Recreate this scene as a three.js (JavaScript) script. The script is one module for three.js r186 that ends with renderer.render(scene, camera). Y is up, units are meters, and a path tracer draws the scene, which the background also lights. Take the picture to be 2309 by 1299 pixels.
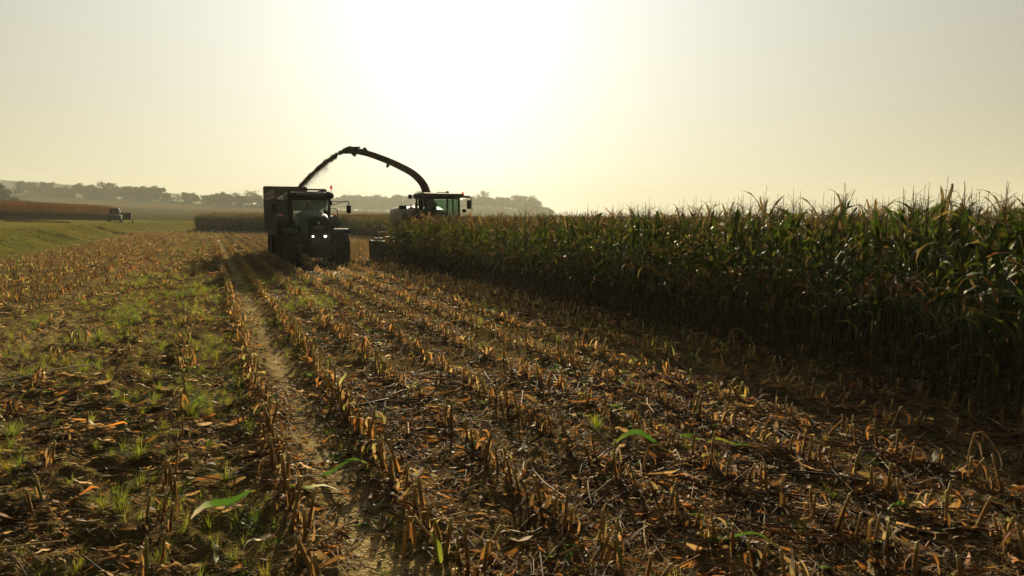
import * as THREE from 'three';
import { mergeGeometries } from 'three/addons/utils/BufferGeometryUtils.js';
import { RoundedBoxGeometry } from 'three/addons/geometries/RoundedBoxGeometry.js';
import { MarchingCubes } from 'three/addons/objects/MarchingCubes.js';
import { FontLoader } from 'three/addons/loaders/FontLoader.js';
import { TextGeometry } from 'three/addons/geometries/TextGeometry.js';

// ------------------------------------------------------------------ camera, sky, sun, exposure, haze
const scene = new THREE.Scene();
const RAD = Math.PI / 180;
const camera = new THREE.PerspectiveCamera(45.74, 1024 / 576, 0.1, 6000);
camera.position.set(0, 2.1, 0);
camera.rotation.set(-5.9 * RAD, 0, 0);
const SUN_BEARING = -4.2 * RAD, SUN_UP = 17 * RAD;
const sunDir = new THREE.Vector3(Math.sin(SUN_BEARING) * Math.cos(SUN_UP), Math.sin(SUN_UP), -Math.cos(SUN_BEARING) * Math.cos(SUN_UP));
const renderer = new THREE.WebGLRenderer({ antialias: true });
renderer.setSize(1024, 576);
renderer.toneMapping = THREE.LinearToneMapping;
renderer.toneMappingExposure = 2.4;
renderer.shadowMap.enabled = true;
const sun = new THREE.DirectionalLight(new THREE.Color().setRGB(1, 0.82, 0.52), 5);
sun.position.copy(sunDir).multiplyScalar(120);
sun.castShadow = true;
sun.shadow.radius = 1.5;
Object.assign(sun.shadow.camera, { left: -70, right: 70, top: 60, bottom: -60, near: 1, far: 300 });
sun.shadow.mapSize.set(4096, 4096);
scene.add(sun, sun.target);
{
  // a hazy morning sky: air that scatters strongly forward (a wide aureole round the low sun), a warm band near the horizon
  const W = 1024, H = 512, data = new Float32Array(W * H * 4);
  for (let r = 0; r < H; r++) {
    const up = ((r + 0.5) / H - 0.5) * Math.PI;
    for (let c = 0; c < W; c++) {
      const az = ((c + 0.5) / W - 0.5) * 2 * Math.PI;
      const x = Math.cos(az) * Math.cos(up), y = Math.sin(up), z = Math.sin(az) * Math.cos(up);
      const cos = Math.min(1, x * sunDir.x + y * sunDir.y + z * sunDir.z), ang = Math.acos(cos) / RAD;
      const flatAng = Math.acos(Math.max(-1, Math.min(1, (x * sunDir.x + z * sunDir.z) / Math.max(1e-6, Math.hypot(x, z) * Math.hypot(sunDir.x, sunDir.z))))) / RAD;
      const hor = Math.exp(-Math.max(0, y) / 0.16);
      const fwd = 0.05 + 0.95 * Math.pow(0.5 + 0.5 * cos, 4.5);           // haze is brighter towards the sun
      const g1 = Math.exp(-Math.pow(ang / 3.4, 2)) * 1.6, g2 = Math.exp(-ang / 11) * 0.17 + Math.exp(-Math.pow(ang / 24, 2)) * 0.085, g3 = Math.exp(-Math.pow(flatAng / 10, 2)) * Math.exp(-Math.max(0, y) / 0.35) * 0.15;
      const base = [0.305, 0.312, 0.298], band = [0.25, 0.185, 0.02], glow = [1.0, 1.01, 0.96];
      const i = (r * W + c) * 4;
      for (let k = 0; k < 3; k++) data[i + k] = 0.95 * fwd * (base[k] * (1 - 0.2 * hor) + band[k] * hor) + 0.95 * glow[k] * (g1 + g2 + g3);
      data[i + 3] = 1;
    }
  }
  const sky = new THREE.DataTexture(data, W, H, THREE.RGBAFormat, THREE.FloatType);
  sky.mapping = THREE.EquirectangularReflectionMapping;
  sky.magFilter = sky.minFilter = THREE.LinearFilter;
  sky.needsUpdate = true;
  scene.background = sky;
  scene.environment = sky;
}
scene.fog = new THREE.FogExp2(new THREE.Color().setRGB(0.95, 1.0, 0.88), 0.00042);

// ------------------------------------------------------------------ helpers
const V = (x, y, z) => new THREE.Vector3(x, y, z);
function rngOf(seed) { let s = seed >>> 0; return () => { s = (s + 0x6D2B79F5) | 0; let t = Math.imul(s ^ (s >>> 15), 1 | s); t = (t + Math.imul(t ^ (t >>> 7), 61 | t)) ^ t; return ((t ^ (t >>> 14)) >>> 0) / 4294967296; }; }
function hash2(x, y) { let h = Math.imul(x, 374761393) + Math.imul(y, 668265263); h = Math.imul(h ^ (h >>> 13), 1274126177); return ((h ^ (h >>> 16)) >>> 0) / 4294967296; }
function noise(x, y, period = 0) {
  const ix = Math.floor(x), iy = Math.floor(y), fx = x - ix, fy = y - iy, u = fx * fx * (3 - 2 * fx), v = fy * fy * (3 - 2 * fy);
  const w = (q) => period ? ((q % period) + period) % period : q;
  const a = hash2(w(ix), w(iy)), b = hash2(w(ix + 1), w(iy)), c = hash2(w(ix), w(iy + 1)), d = hash2(w(ix + 1), w(iy + 1));
  return (a + (b - a) * u) * (1 - v) + (c + (d - c) * u) * v;
}
function fbm(x, y, n = 4, period = 0) { let s = 0, a = 0.5, t = 0; for (let i = 0; i < n; i++) { s += a * noise(x + i * 17, y + i * 31, period); t += a; x *= 2; y *= 2; period *= 2; a *= 0.5; } return s / t; }
const clamp = (x, a, b) => Math.min(b, Math.max(a, x)), lerp = (a, b, t) => a + (b - a) * t;
const smooth = (a, b, x) => { const t = clamp((x - a) / (b - a), 0, 1); return t * t * (3 - 2 * t); };
const bump = (x, c, w) => Math.exp(-(((x - c) / w) ** 2));
const taken = new Map();
function numbered(name) { const n = taken.get(name) ?? 0; taken.set(name, n + 1); return n ? name + '_' + String(n).padStart(3, '0') : name; }
function tag(o, label, category, group, kind) { o.userData = { label, category }; if (group) o.userData.group = group; if (kind) o.userData.kind = kind; return o; }
function shade(o) { o.traverse((m) => { if (m.isMesh) m.castShadow = m.receiveShadow = true; }); return o; }
function thing(name, label, category, x = 0, y = 0, z = 0, turn = 0, group, kind) {
  const o = new THREE.Group(); o.name = numbered(name); o.position.set(x, y, z); o.rotation.y = turn; scene.add(o);
  return tag(o, label, category, group, kind);
}
function mesh(name, geo, mat, parent) { const m = new THREE.Mesh(geo, mat); m.name = parent === scene ? numbered(name) : name; m.castShadow = m.receiveShadow = true; parent.add(m); return m; }
function merged(list) {
  return mergeGeometries(list.map((g) => { const h = g.index ? g.toNonIndexed() : g.clone(); for (const k of Object.keys(h.attributes)) if (!['position', 'normal', 'uv'].includes(k)) h.deleteAttribute(k); if (!h.attributes.uv) h.setAttribute('uv', new THREE.BufferAttribute(new Float32Array(h.attributes.position.count * 2), 2)); return h; }));
}
const part = (name, list, mat, parent) => mesh(name, Array.isArray(list) ? merged(list) : list, mat, parent);
const T = (g, x = 0, y = 0, z = 0, rx = 0, ry = 0, rz = 0) => g.applyMatrix4(new THREE.Matrix4().compose(V(x, y, z), new THREE.Quaternion().setFromEuler(new THREE.Euler(rx, ry, rz)), V(1, 1, 1)));
const rbox = (w, h, d, x = 0, y = 0, z = 0, r = 0.02, rx = 0, ry = 0, rz = 0) => T(new RoundedBoxGeometry(w, h, d, 2, Math.min(r, w / 2.1, h / 2.1, d / 2.1)), x, y, z, rx, ry, rz);
const cyl = (r0, r1, h, x = 0, y = 0, z = 0, rx = 0, ry = 0, rz = 0, n = 16) => T(new THREE.CylinderGeometry(r0, r1, h, n), x, y, z, rx, ry, rz);
const ball = (r, x, y, z, sx = 1, sy = 1, sz = 1) => new THREE.SphereGeometry(r, 16, 10).scale(sx, sy, sz).translate(x, y, z);
function bar(a, b, r, n = 8) { const d = b.clone().sub(a), g = new THREE.CylinderGeometry(r, r, d.length(), n); g.applyQuaternion(new THREE.Quaternion().setFromUnitVectors(V(0, 1, 0), d.normalize())); return g.translate((a.x + b.x) / 2, (a.y + b.y) / 2, (a.z + b.z) / 2); }
function beam(a, b, w, h) { const d = b.clone().sub(a), l = d.length(), m = new THREE.Matrix4().lookAt(b, a, Math.abs(d.y) > 0.95 * l ? V(0, 0, 1) : V(0, 1, 0)).setPosition(a.clone().add(b).multiplyScalar(0.5)); return new RoundedBoxGeometry(w, h, l, 1, Math.min(w, h) * 0.15).applyMatrix4(m); }
const tube = (pts, r, n = 24, m = 8) => new THREE.TubeGeometry(new THREE.CatmullRomCurve3(pts, false, 'centripetal'), n, r, m);
function slab(p, th) {                                       // a thick panel on four corners
  const n = p[1].clone().sub(p[0]).cross(p[3].clone().sub(p[0])).normalize().multiplyScalar(th / 2), q = [...p.map((v) => v.clone().add(n)), ...p.map((v) => v.clone().sub(n))];
  const f = [[0, 1, 2, 3], [7, 6, 5, 4], [0, 4, 5, 1], [1, 5, 6, 2], [2, 6, 7, 3], [3, 7, 4, 0]], pos = [];
  for (const [a, b, c, d] of f) for (const k of [a, b, c, a, c, d]) pos.push(...q[k].toArray());
  const g = new THREE.BufferGeometry(); g.setAttribute('position', new THREE.Float32BufferAttribute(pos, 3)); g.computeVertexNormals(); return g;
}
function extrude(pts, depth, bevel = 0.02) {                  // outline in (z, y), extruded along x and centred
  const s = new THREE.Shape(pts.map(([z, y]) => new THREE.Vector2(z, y)));
  return new THREE.ExtrudeGeometry(s, { depth: depth - 2 * bevel, bevelEnabled: bevel > 0, bevelSize: bevel, bevelThickness: bevel, bevelSegments: 2 }).translate(0, 0, -(depth - 2 * bevel) / 2).rotateY(-Math.PI / 2);
}
function loft(sections) {                                     // rings of equally many points joined to a skin, ends closed
  const n = sections[0].length, pos = [], idx = [];
  for (const s of sections) for (const p of s) pos.push(p.x, p.y, p.z);
  for (let i = 0; i < sections.length - 1; i++) for (let j = 0; j < n; j++) { const a = i * n + j, b = i * n + (j + 1) % n; idx.push(a, b, a + n, b, b + n, a + n); }
  for (const [k, flip] of [[0, 1], [sections.length - 1, 0]]) { const c = V(0, 0, 0); sections[k].forEach((p) => c.add(p)); c.divideScalar(n); const at = pos.length / 3; pos.push(c.x, c.y, c.z); for (let j = 0; j < n; j++) { const a = k * n + j, b = k * n + (j + 1) % n; idx.push(...(flip ? [at, b, a] : [at, a, b])); } }
  const g = new THREE.BufferGeometry(); g.setAttribute('position', new THREE.Float32BufferAttribute(pos, 3)); g.setIndex(idx); g.computeVertexNormals(); return g;
}
function arcPlate(R, th, w, a0, a1, x = 0, y = 0, z = 0, n = 14) { // a curved plate about the x axis, angles measured from +z towards +y
  const s = []; for (let i = 0; i <= n; i++) { const a = lerp(a0, a1, i / n), c = Math.cos(a), d = Math.sin(a); s.push([V(x - w / 2, y + d * R, z + c * R), V(x + w / 2, y + d * R, z + c * R), V(x + w / 2, y + d * (R - th), z + c * (R - th)), V(x - w / 2, y + d * (R - th), z + c * (R - th))]); }
  return loft(s).toNonIndexed().deleteAttribute ? (() => { const g = loft(s).toNonIndexed(); g.computeVertexNormals(); return g; })() : null;
}

// coloured leaf and straw geometry
class Leafy {
  constructor() { this.p = []; this.c = []; this.i = []; }
  ribbon(pts, widths, side, color, { fold = 0, wave = 0, twist = 0 } = {}) {
    const n = pts.length, at = this.p.length / 3;
    for (let k = 0; k < n; k++) {
      const t = pts[Math.min(n - 1, k + 1)].clone().sub(pts[Math.max(0, k - 1)]).normalize(), s = side.clone().addScaledVector(t, -side.dot(t)).normalize();
      if (twist) s.applyAxisAngle(t, twist * k / (n - 1));
      const up = s.clone().cross(t), w = widths[k] / 2, u = k / (n - 1), wv = wave * Math.sin(k * 2.3);
      const col = color(u);
      for (const [m, q] of [[-1, fold * w + wv], [0, 0], [1, fold * w - wv]]) {
        this.p.push(pts[k].x + s.x * w * m + up.x * q, pts[k].y + s.y * w * m + up.y * q, pts[k].z + s.z * w * m + up.z * q);
        const e = m === 0 ? 1.25 : 1; this.c.push(col[0] * e, col[1] * e, col[2] * e);
      }
      if (k < n - 1) { const a = at + k * 3; this.i.push(a, a + 1, a + 3, a + 1, a + 4, a + 3, a + 1, a + 2, a + 4, a + 2, a + 5, a + 4); }
    }
    return this;
  }
  blade(pts, widths, side, color) {                           // a flat narrow blade, two triangles a step
    const n = pts.length, at = this.p.length / 3;
    for (let k = 0; k < n; k++) {
      const t = pts[Math.min(n - 1, k + 1)].clone().sub(pts[Math.max(0, k - 1)]).normalize(), s = side.clone().addScaledVector(t, -side.dot(t)).normalize(), w = widths[k] / 2, col = color(k / (n - 1));
      for (const m of [-1, 1]) { this.p.push(pts[k].x + s.x * w * m, pts[k].y + s.y * w * m, pts[k].z + s.z * w * m); this.c.push(...col); }
      if (k < n - 1) { const a = at + k * 2; this.i.push(a, a + 1, a + 2, a + 1, a + 3, a + 2); }
    }
    return this;
  }
  rod(pts, radii, color, sides = 5, cap = true) {
    const n = pts.length, at = this.p.length / 3; let ref = Math.abs(pts[n - 1].y - pts[0].y) > Math.hypot(pts[n - 1].x - pts[0].x, pts[n - 1].z - pts[0].z) ? V(1, 0, 0) : V(0, 1, 0);
    for (let k = 0; k < n; k++) {
      const t = pts[Math.min(n - 1, k + 1)].clone().sub(pts[Math.max(0, k - 1)]).normalize(), s = ref.clone().addScaledVector(t, -ref.dot(t)).normalize(), b = s.clone().cross(t), col = color(k / (n - 1));
      for (let j = 0; j < sides; j++) { const a = j / sides * Math.PI * 2, x = Math.cos(a) * radii[k], y = Math.sin(a) * radii[k]; this.p.push(pts[k].x + s.x * x + b.x * y, pts[k].y + s.y * x + b.y * y, pts[k].z + s.z * x + b.z * y); this.c.push(...col); }
      if (k < n - 1) for (let j = 0; j < sides; j++) { const a = at + k * sides + j, d = at + k * sides + (j + 1) % sides; this.i.push(a, d, a + sides, d, d + sides, a + sides); }
    }
    if (cap) { const e = at + (n - 1) * sides; for (let j = 1; j < sides - 1; j++) this.i.push(e, e + j, e + j + 1); }
    return this;
  }
  geo() { const g = new THREE.BufferGeometry(); g.setAttribute('position', new THREE.Float32BufferAttribute(this.p, 3)); g.setAttribute('color', new THREE.Float32BufferAttribute(this.c, 3)); g.setIndex(this.i); g.computeVertexNormals(); return g; }
}
const joinLeafy = (list) => mergeGeometries(list);
const M4 = new THREE.Matrix4(), Q4 = new THREE.Quaternion(), E4 = new THREE.Euler();
function scatter(name, geo, mat, spots, parent) {             // spots: [x, y, z, rx, ry, rz, scale, color]
  if (!spots.length) return;
  const im = new THREE.InstancedMesh(geo, mat, spots.length); im.name = name;
  spots.forEach(([x, y, z, rx, ry, rz, s, c], i) => {
    im.setMatrixAt(i, M4.compose(V(x, y, z), Q4.setFromEuler(E4.set(rx, ry, rz, 'YXZ')), Array.isArray(s) ? V(...s) : V(s, s, s)));
    if (c) im.setColorAt(i, new THREE.Color().setRGB(...c));
  });
  im.castShadow = im.receiveShadow = true; parent.add(im); return im;
}

// ------------------------------------------------------------------ materials
const std = (r, g, b, rough = 0.7, extra = {}) => new THREE.MeshStandardMaterial({ color: new THREE.Color().setRGB(r, g, b), roughness: rough, ...extra });
const phys = (r, g, b, rough, extra) => new THREE.MeshPhysicalMaterial({ color: new THREE.Color().setRGB(r, g, b), roughness: rough, ...extra });
function grain(size, fn) { // a small tileable greyscale texture
  const d = new Uint8Array(size * size * 4);
  for (let y = 0; y < size; y++) for (let x = 0; x < size; x++) { const v = fn(x / size, y / size), i = (y * size + x) * 4; const c = Array.isArray(v) ? v : [v, v, v]; for (let k = 0; k < 3; k++) d[i + k] = clamp(c[k], 0, 1) * 255; d[i + 3] = 255; }
  const t = new THREE.DataTexture(d, size, size); t.wrapS = t.wrapT = THREE.RepeatWrapping; t.magFilter = THREE.LinearFilter; t.needsUpdate = true; return t;
}
const leafMat = phys(1, 1, 1, 0.95, { vertexColors: true, transmission: 0.5, thickness: 0, specularIntensity: 0.3, clearcoat: 0.25, clearcoatRoughness: 0.42, side: THREE.DoubleSide });
const dryMat = phys(1, 1, 1, 0.95, { vertexColors: true, specularIntensity: 0.3, transmission: 0.6, thickness: 0, clearcoat: 0.10, clearcoatRoughness: 0.38, side: THREE.DoubleSide });
const freshMat = phys(1, 1, 1, 0.95, { vertexColors: true, transmission: 0.6, thickness: 0, specularIntensity: 0.2, clearcoat: 0.12, clearcoatRoughness: 0.3, side: THREE.DoubleSide });
const stalkMat = phys(1, 1, 1, 0.9, { vertexColors: true, transmission: 0.28, thickness: 0, specularIntensity: 0.35, clearcoat: 0.06, clearcoatRoughness: 0.35 });
const grassMat = phys(1, 1, 1, 0.95, { vertexColors: true, transmission: 0.65, thickness: 0, specularIntensity: 0.2, clearcoat: 0.05, clearcoatRoughness: 0.3, side: THREE.DoubleSide });
const crownMat = phys(1, 1, 1, 0.95, { vertexColors: true, specularIntensity: 0.2, transmission: 0.35, thickness: 0, side: THREE.DoubleSide });
const barkMat = std(0.06, 0.045, 0.03, 0.95);

// ------------------------------------------------------------------ field axes: the rows run along bearing -23.9 degrees; a = metres right of the camera across the rows, t = metres along them
const TH = 23.9 * RAD, CT = Math.cos(TH), ST = Math.sin(TH);
const XZ = (a, t) => [a * CT - t * ST, a * ST + t * CT];      // (metres to the right, metres ahead)
const AT = (X, Z) => [X * CT + Z * ST, -X * ST + Z * CT];
// ------------------------------------------------------------------ terrain
const ROW0 = 0.45, ROW = 0.83, EDGE = 8.0, BANK = -8.9;
const bankLine = (t) => BANK + 0.35 * (fbm(t * 0.12, 3.7, 3) - 0.5) * 2;
function groundBase(X, Z) {
  const [a, t] = AT(X, Z), d = -a + bankLine(t);
  let h = 0.10 * (fbm(X * 0.05 + 40, Z * 0.05 + 9, 2) - 0.5);
  h += 1.35 * smooth(0, 4.8, d) + 1.0 * (1 - Math.exp(-Math.max(0, d - 4.8) / 25));
  h += smooth(105, 165, Z) * 1.3 * (1 - smooth(0, 4.8, d)) * smooth(30, -10, X);
  h += clamp(-X, 0, 560) * 0.040 * clamp((Z - 150) / 450, 0, 1.15);
  if (Z > 650) h += 24 * smooth(-560, -900, X) * smooth(700, 1150, Z);
  if (Z > 850) h += 17 * bump(X, -35, 115) * smooth(850, 1200, Z);
  return h;
}
function soilDetail(X, Z) {
  const [a, t] = AT(X, Z), r = Math.hypot(X, Z), fade = 1 - smooth(40, 90, r);
  if (fade <= 0) return 0;
  const d = -a + bankLine(t);
  if (d > 0) return (0.17 * (fbm(X * 1.1, Z * 1.1, 3) - 0.5) + 0.05 * (fbm(X * 4, Z * 4, 2) - 0.5)) * Math.min(1, d) * fade;
  const q = (((a - ROW0) / ROW) % 1 + 1) % 1, ridge = Math.cos(q * 2 * Math.PI);
  const lane = bump(a, 0.87 + 0.08 * (fbm(t * 0.8, 1.5, 2) - 0.5), 0.19) + bump(a, -3.2, 0.35) * 0.6;
  const rough = (1 - 0.75 * Math.min(1, lane)) * (1 + 0.5 * smooth(0.3, -0.5, a));
  let h = 0.022 * ridge - 0.03 * lane;
  h += rough * (0.075 * (fbm(X * 2.2, Z * 2.2, 3) - 0.5) + (0.055 + 0.05 * smooth(0.3, -0.4, a)) * (fbm(X * 7.0 + 5, Z * 7.0, 2) - 0.5));
  if (r < 22) h += (0.35 + 0.65 * rough) * (0.028 * (noise(X * 21, Z * 21) - 0.5) + 0.010 * (noise(X * 55, Z * 55) - 0.5)) * (1 - smooth(14, 22, r));
  return h * fade;
}
const ground = (X, Z) => groundBase(X, Z) + soilDetail(X, Z);
function zoneOf(X, Z) {
  const [a, t] = AT(X, Z), d = -a + bankLine(t), wob = 3 * (fbm(X * 0.02, Z * 0.02, 2) - 0.5);
  if (Z > 640 + X * 0.02) return 'meadow';
  if (d <= 0 && Z < 104 + 2 * wob - Math.max(0, X + 40) * 0.3) return 'stubble_field';
  if (a > EDGE && Z < 150) return 'stubble_field';
  if (Z > 158) { if (Z > 600) return 'meadow'; return Z > 470 + X * 0.06 ? 'straw_field' : Z > 178 + wob ? 'ploughed_field' : 'meadow'; }
  if (d > 11 && d < 19 + wob && Z > 50 && Z < 100) return 'cut_strip';
  return 'grass_bank';
}
const ZONES = { stubble_field: [0.165, 0.121, 0.051], grass_bank: [0.074, 0.074, 0.017], cut_strip: [0.10, 0.068, 0.03], ploughed_field: [0.075, 0.066, 0.026], straw_field: [0.14, 0.095, 0.042], meadow: [0.09, 0.095, 0.028] };
const ZLABEL = {
  stubble_field: ['harvested field of brown soil with rows of cut stubble', 'field'], grass_bank: ['green grassy bank and track sloping up along the stubble', 'grass bank'], cut_strip: ['brown mown strip on the bank in front of the standing brown maize', 'field strip'],
  ploughed_field: ['dull olive bare field sloping up behind the parked car', 'field'], straw_field: ['pale brown field band below the far tree line', 'field'], meadow: ['pale green strips and land around the far tree line', 'meadow'],
};
const soilTex = grain(1024, (u, v) => { const b = fbm(u * 8, v * 8, 5, 8), f = fbm(u * 64 + 3, v * 64, 3, 64), s = noise(u * 160, v * 160, 160); const k = 0.45 + 0.55 * b + 0.35 * (f - 0.5) + (s > 0.86 ? 0.25 : 0); return [k, k * (0.97 + 0.06 * b), k * (0.92 + 0.1 * f)]; });
soilTex.repeat.set(1 / 2.7, 1 / 2.7);
const soilBump = grain(1024, (u, v) => 0.6 * fbm(u * 40, v * 40, 4, 40) + 0.4 * noise(u * 200, v * 200, 200)); soilBump.repeat.set(1 / 2.1, 1 / 2.1);
{
  const cols = [], rings = [0.02, 0.4];
  for (let i = 0; i <= 500; i++) cols.push((-46 + 92 * i / 500) * RAD);
  for (let i = 1; i < 64; i++) cols.push((46 + 268 * i / 64) * RAD);
  let r = 0.4; while (r < 1900) { r *= r < 2.6 ? 1.05 : r < 16 ? 1.0095 : r < 120 ? 1.017 : 1.03; rings.push(r); }
  const nc = cols.length, nr = rings.length, pos = new Float32Array(nc * nr * 3), col = new Float32Array(nc * nr * 3), uv = new Float32Array(nc * nr * 2), nor = new Float32Array(nc * nr * 3), zone = [];
  for (let i = 0; i < nr; i++) for (let j = 0; j < nc; j++) {
    const X = rings[i] * Math.sin(cols[j]), Z = rings[i] * Math.cos(cols[j]), k = i * nc + j;
    pos.set([X, ground(X, Z), -Z], k * 3); uv.set([X, Z], k * 2);
    const z = zoneOf(X, Z); zone.push(z);
    const [a] = AT(X, Z), c = ZONES[z], big = fbm(X * 0.35, Z * 0.35, 4), m = 0.65 + 0.7 * big; let tint = [1, 1, 1];
    if (z === 'stubble_field') { const lane = bump(a, 0.87, 0.19) + 0.5 * bump(a, -3.1, 0.4), q = 1 + 0.95 * Math.min(1, lane); const damp = smooth(0.62, 0.42, fbm(X * 0.9 + 7, Z * 0.9, 3)); const dk = 1 - 0.35 * damp * (1 - Math.min(1, lane)); tint = [q * dk, q * dk * (1 + 0.05 * (q - 1)), q * dk * (1 + 0.25 * (q - 1))]; }
    if (z === 'grass_bank') { const g = fbm(X * 0.2 + 3, Z * 0.2, 3); tint = [0.8 + 0.6 * g, 0.9 + 0.2 * g, 1]; }
    if (z === 'ploughed_field') { const g = fbm(X * 0.01, Z * 0.05, 3); tint = [0.9 + 0.3 * g, 1, 1]; }
    for (let q = 0; q < 3; q++) col[k * 3 + q] = c[q] * m * tint[q];
  }
  const idx = (i, j) => i * nc + (j % nc), tris = {};
  for (let i = 0; i < nr - 1; i++) for (let j = 0; j < nc; j++) { const a = idx(i, j), b = idx(i, j + 1), c = idx(i + 1, j), d = idx(i + 1, j + 1); (tris[zone[a]] ??= []).push(a, b, d, a, d, c); }
  const g0 = new THREE.BufferGeometry(); g0.setAttribute('position', new THREE.BufferAttribute(pos, 3)); g0.setIndex(Object.values(tris).flat()); g0.computeVertexNormals(); nor.set(g0.attributes.normal.array);
  for (const [z, list] of Object.entries(tris)) {
    const map = new Map(), P = [], C = [], U = [], N = [], I = [];
    for (const v of list) { let m = map.get(v); if (m === undefined) { m = P.length / 3; map.set(v, m); for (let q = 0; q < 3; q++) { P.push(pos[v * 3 + q]); C.push(col[v * 3 + q]); N.push(nor[v * 3 + q]); } U.push(uv[v * 2], uv[v * 2 + 1]); } I.push(m); }
    const g = new THREE.BufferGeometry(); g.setAttribute('position', new THREE.Float32BufferAttribute(P, 3)); g.setAttribute('normal', new THREE.Float32BufferAttribute(N, 3)); g.setAttribute('color', new THREE.Float32BufferAttribute(C, 3)); g.setAttribute('uv', new THREE.Float32BufferAttribute(U, 2)); g.setIndex(I);
    const mat = new THREE.MeshLambertMaterial({ vertexColors: true, map: soilTex, bumpMap: soilBump, bumpScale: 0.02 });
    tag(mesh(z, g, mat, scene), ZLABEL[z][0], ZLABEL[z][1], null, 'structure');
  }
}
// ------------------------------------------------------------------ trees
function makeTree(seed, { open = 0.5, wide = 1, trunkShare = 0.28, tint = [0.034, 0.042, 0.014], leaves = 1500 } = {}) { // unit height 1
  const R = rngOf(seed), wood = new Leafy(), crown = new Leafy(), tips = [];
  const bark = () => [0.05, 0.04, 0.028];
  const lean = V((R() - 0.5) * 0.12, 0, (R() - 0.5) * 0.12);
  wood.rod([V(0, -0.03, 0), lean.clone().multiplyScalar(0.3).setY(0.18), lean.clone().multiplyScalar(0.7).setY(0.45), lean.clone().setY(0.78)], [0.028, 0.02, 0.014, 0.005], bark, 7);
  const nl = 9 + Math.floor(R() * 4);
  for (let i = 0; i < nl; i++) {
    const h = trunkShare + (0.72 - trunkShare) * (i / nl) + R() * 0.05, az = i * 2.4 + R() * 0.8, len = (0.30 - 0.16 * (h - trunkShare)) * wide * (0.7 + 0.6 * R()), rise = 0.10 + 0.18 * R();
    const b = lean.clone().multiplyScalar(h).setY(h), e = b.clone().add(V(Math.cos(az) * len, rise, Math.sin(az) * len)), m = b.clone().lerp(e, 0.5).add(V(0, -0.02, 0));
    wood.rod([b, m, e], [0.011, 0.008, 0.003], bark, 5); tips.push([e, 0.10 + 0.07 * R()], [m.clone().lerp(e, 0.4).add(V((R() - .5) * .1, .05, (R() - .5) * .1)), 0.09 + 0.06 * R()]);
  }
  tips.push([lean.clone().setY(0.86), 0.12], [lean.clone().add(V(0.06 * (R() - .5), 0, 0.06)).setY(0.92), 0.075]);
  for (let i = 0; i < leaves; i++) {
    const [c, r0] = tips[Math.floor(R() * tips.length)], u = R() * 2 - 1, f = R() * 6.283, q = Math.sqrt(1 - u * u), r = r0 * (open + (1 - open) * 0.3 + R() * (1 - open * 0.5)) * (0.65 + 0.5 * R());
    const p = V(c.x + r * q * Math.cos(f), c.y + r * u * 0.95, c.z + r * q * Math.sin(f)), s = 0.014 + 0.018 * R(), k = 0.7 + 0.7 * R();
    const d = V(R() - .5, R() - .5, R() - .5).normalize(), e = V(R() - .5, R() - .5, R() - .5).cross(d).normalize();
    const cc = [tint[0] * k, tint[1] * k, tint[2] * k];
    crown.blade([p.clone().addScaledVector(d, -s), p.clone(), p.clone().addScaledVector(d, s)], [s * 0.8, s * 1.9, s * 0.7], e, () => cc);
  }
  return { wood: wood.geo(), crown: crown.geo() };
}
const treeKinds = [0, 1, 2, 3, 4, 5].map((k) => makeTree(100 + k, { open: 0.35 + 0.1 * (k % 3), wide: [1.0, 1.35, 0.85, 1.15, 1.5, 1.0][k], trunkShare: [0.2, 0.14, 0.24, 0.1, 0.18, 0.12][k], leaves: 2400 }));
const paleKind = makeTree(177, { open: 0.8, wide: 1.2, trunkShare: 0.22, tint: [0.09, 0.085, 0.03], leaves: 900 });
const bushKind = makeTree(188, { open: 0.3, wide: 1.7, trunkShare: 0.06, leaves: 1700 });
function plantTree(kind, X, Z, h, turn, label, group, stretch = 1) {
  if (Z > 700) h = Math.max(6, h * (X / Z < -0.075 ? 1.9 : 1.71) / 1540 * Z + 2.1 - groundBase(X, Z)); else if (Z > 500) h *= 0.78 + 0.26 * (hash2(Math.round(X), 7) ** 0.7);
  const t = thing('broadleaf_tree', label, 'tree', X, groundBase(X, Z) - 0.2, -Z, turn, group);
  t.scale.set(h * stretch, h, h * stretch);
  mesh('trunk', kind.wood, barkVertex, t); mesh('crown', kind.crown, crownMat, t);
  return t;
}
const barkVertex = std(1, 1, 1, 0.95, { vertexColors: true });
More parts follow.
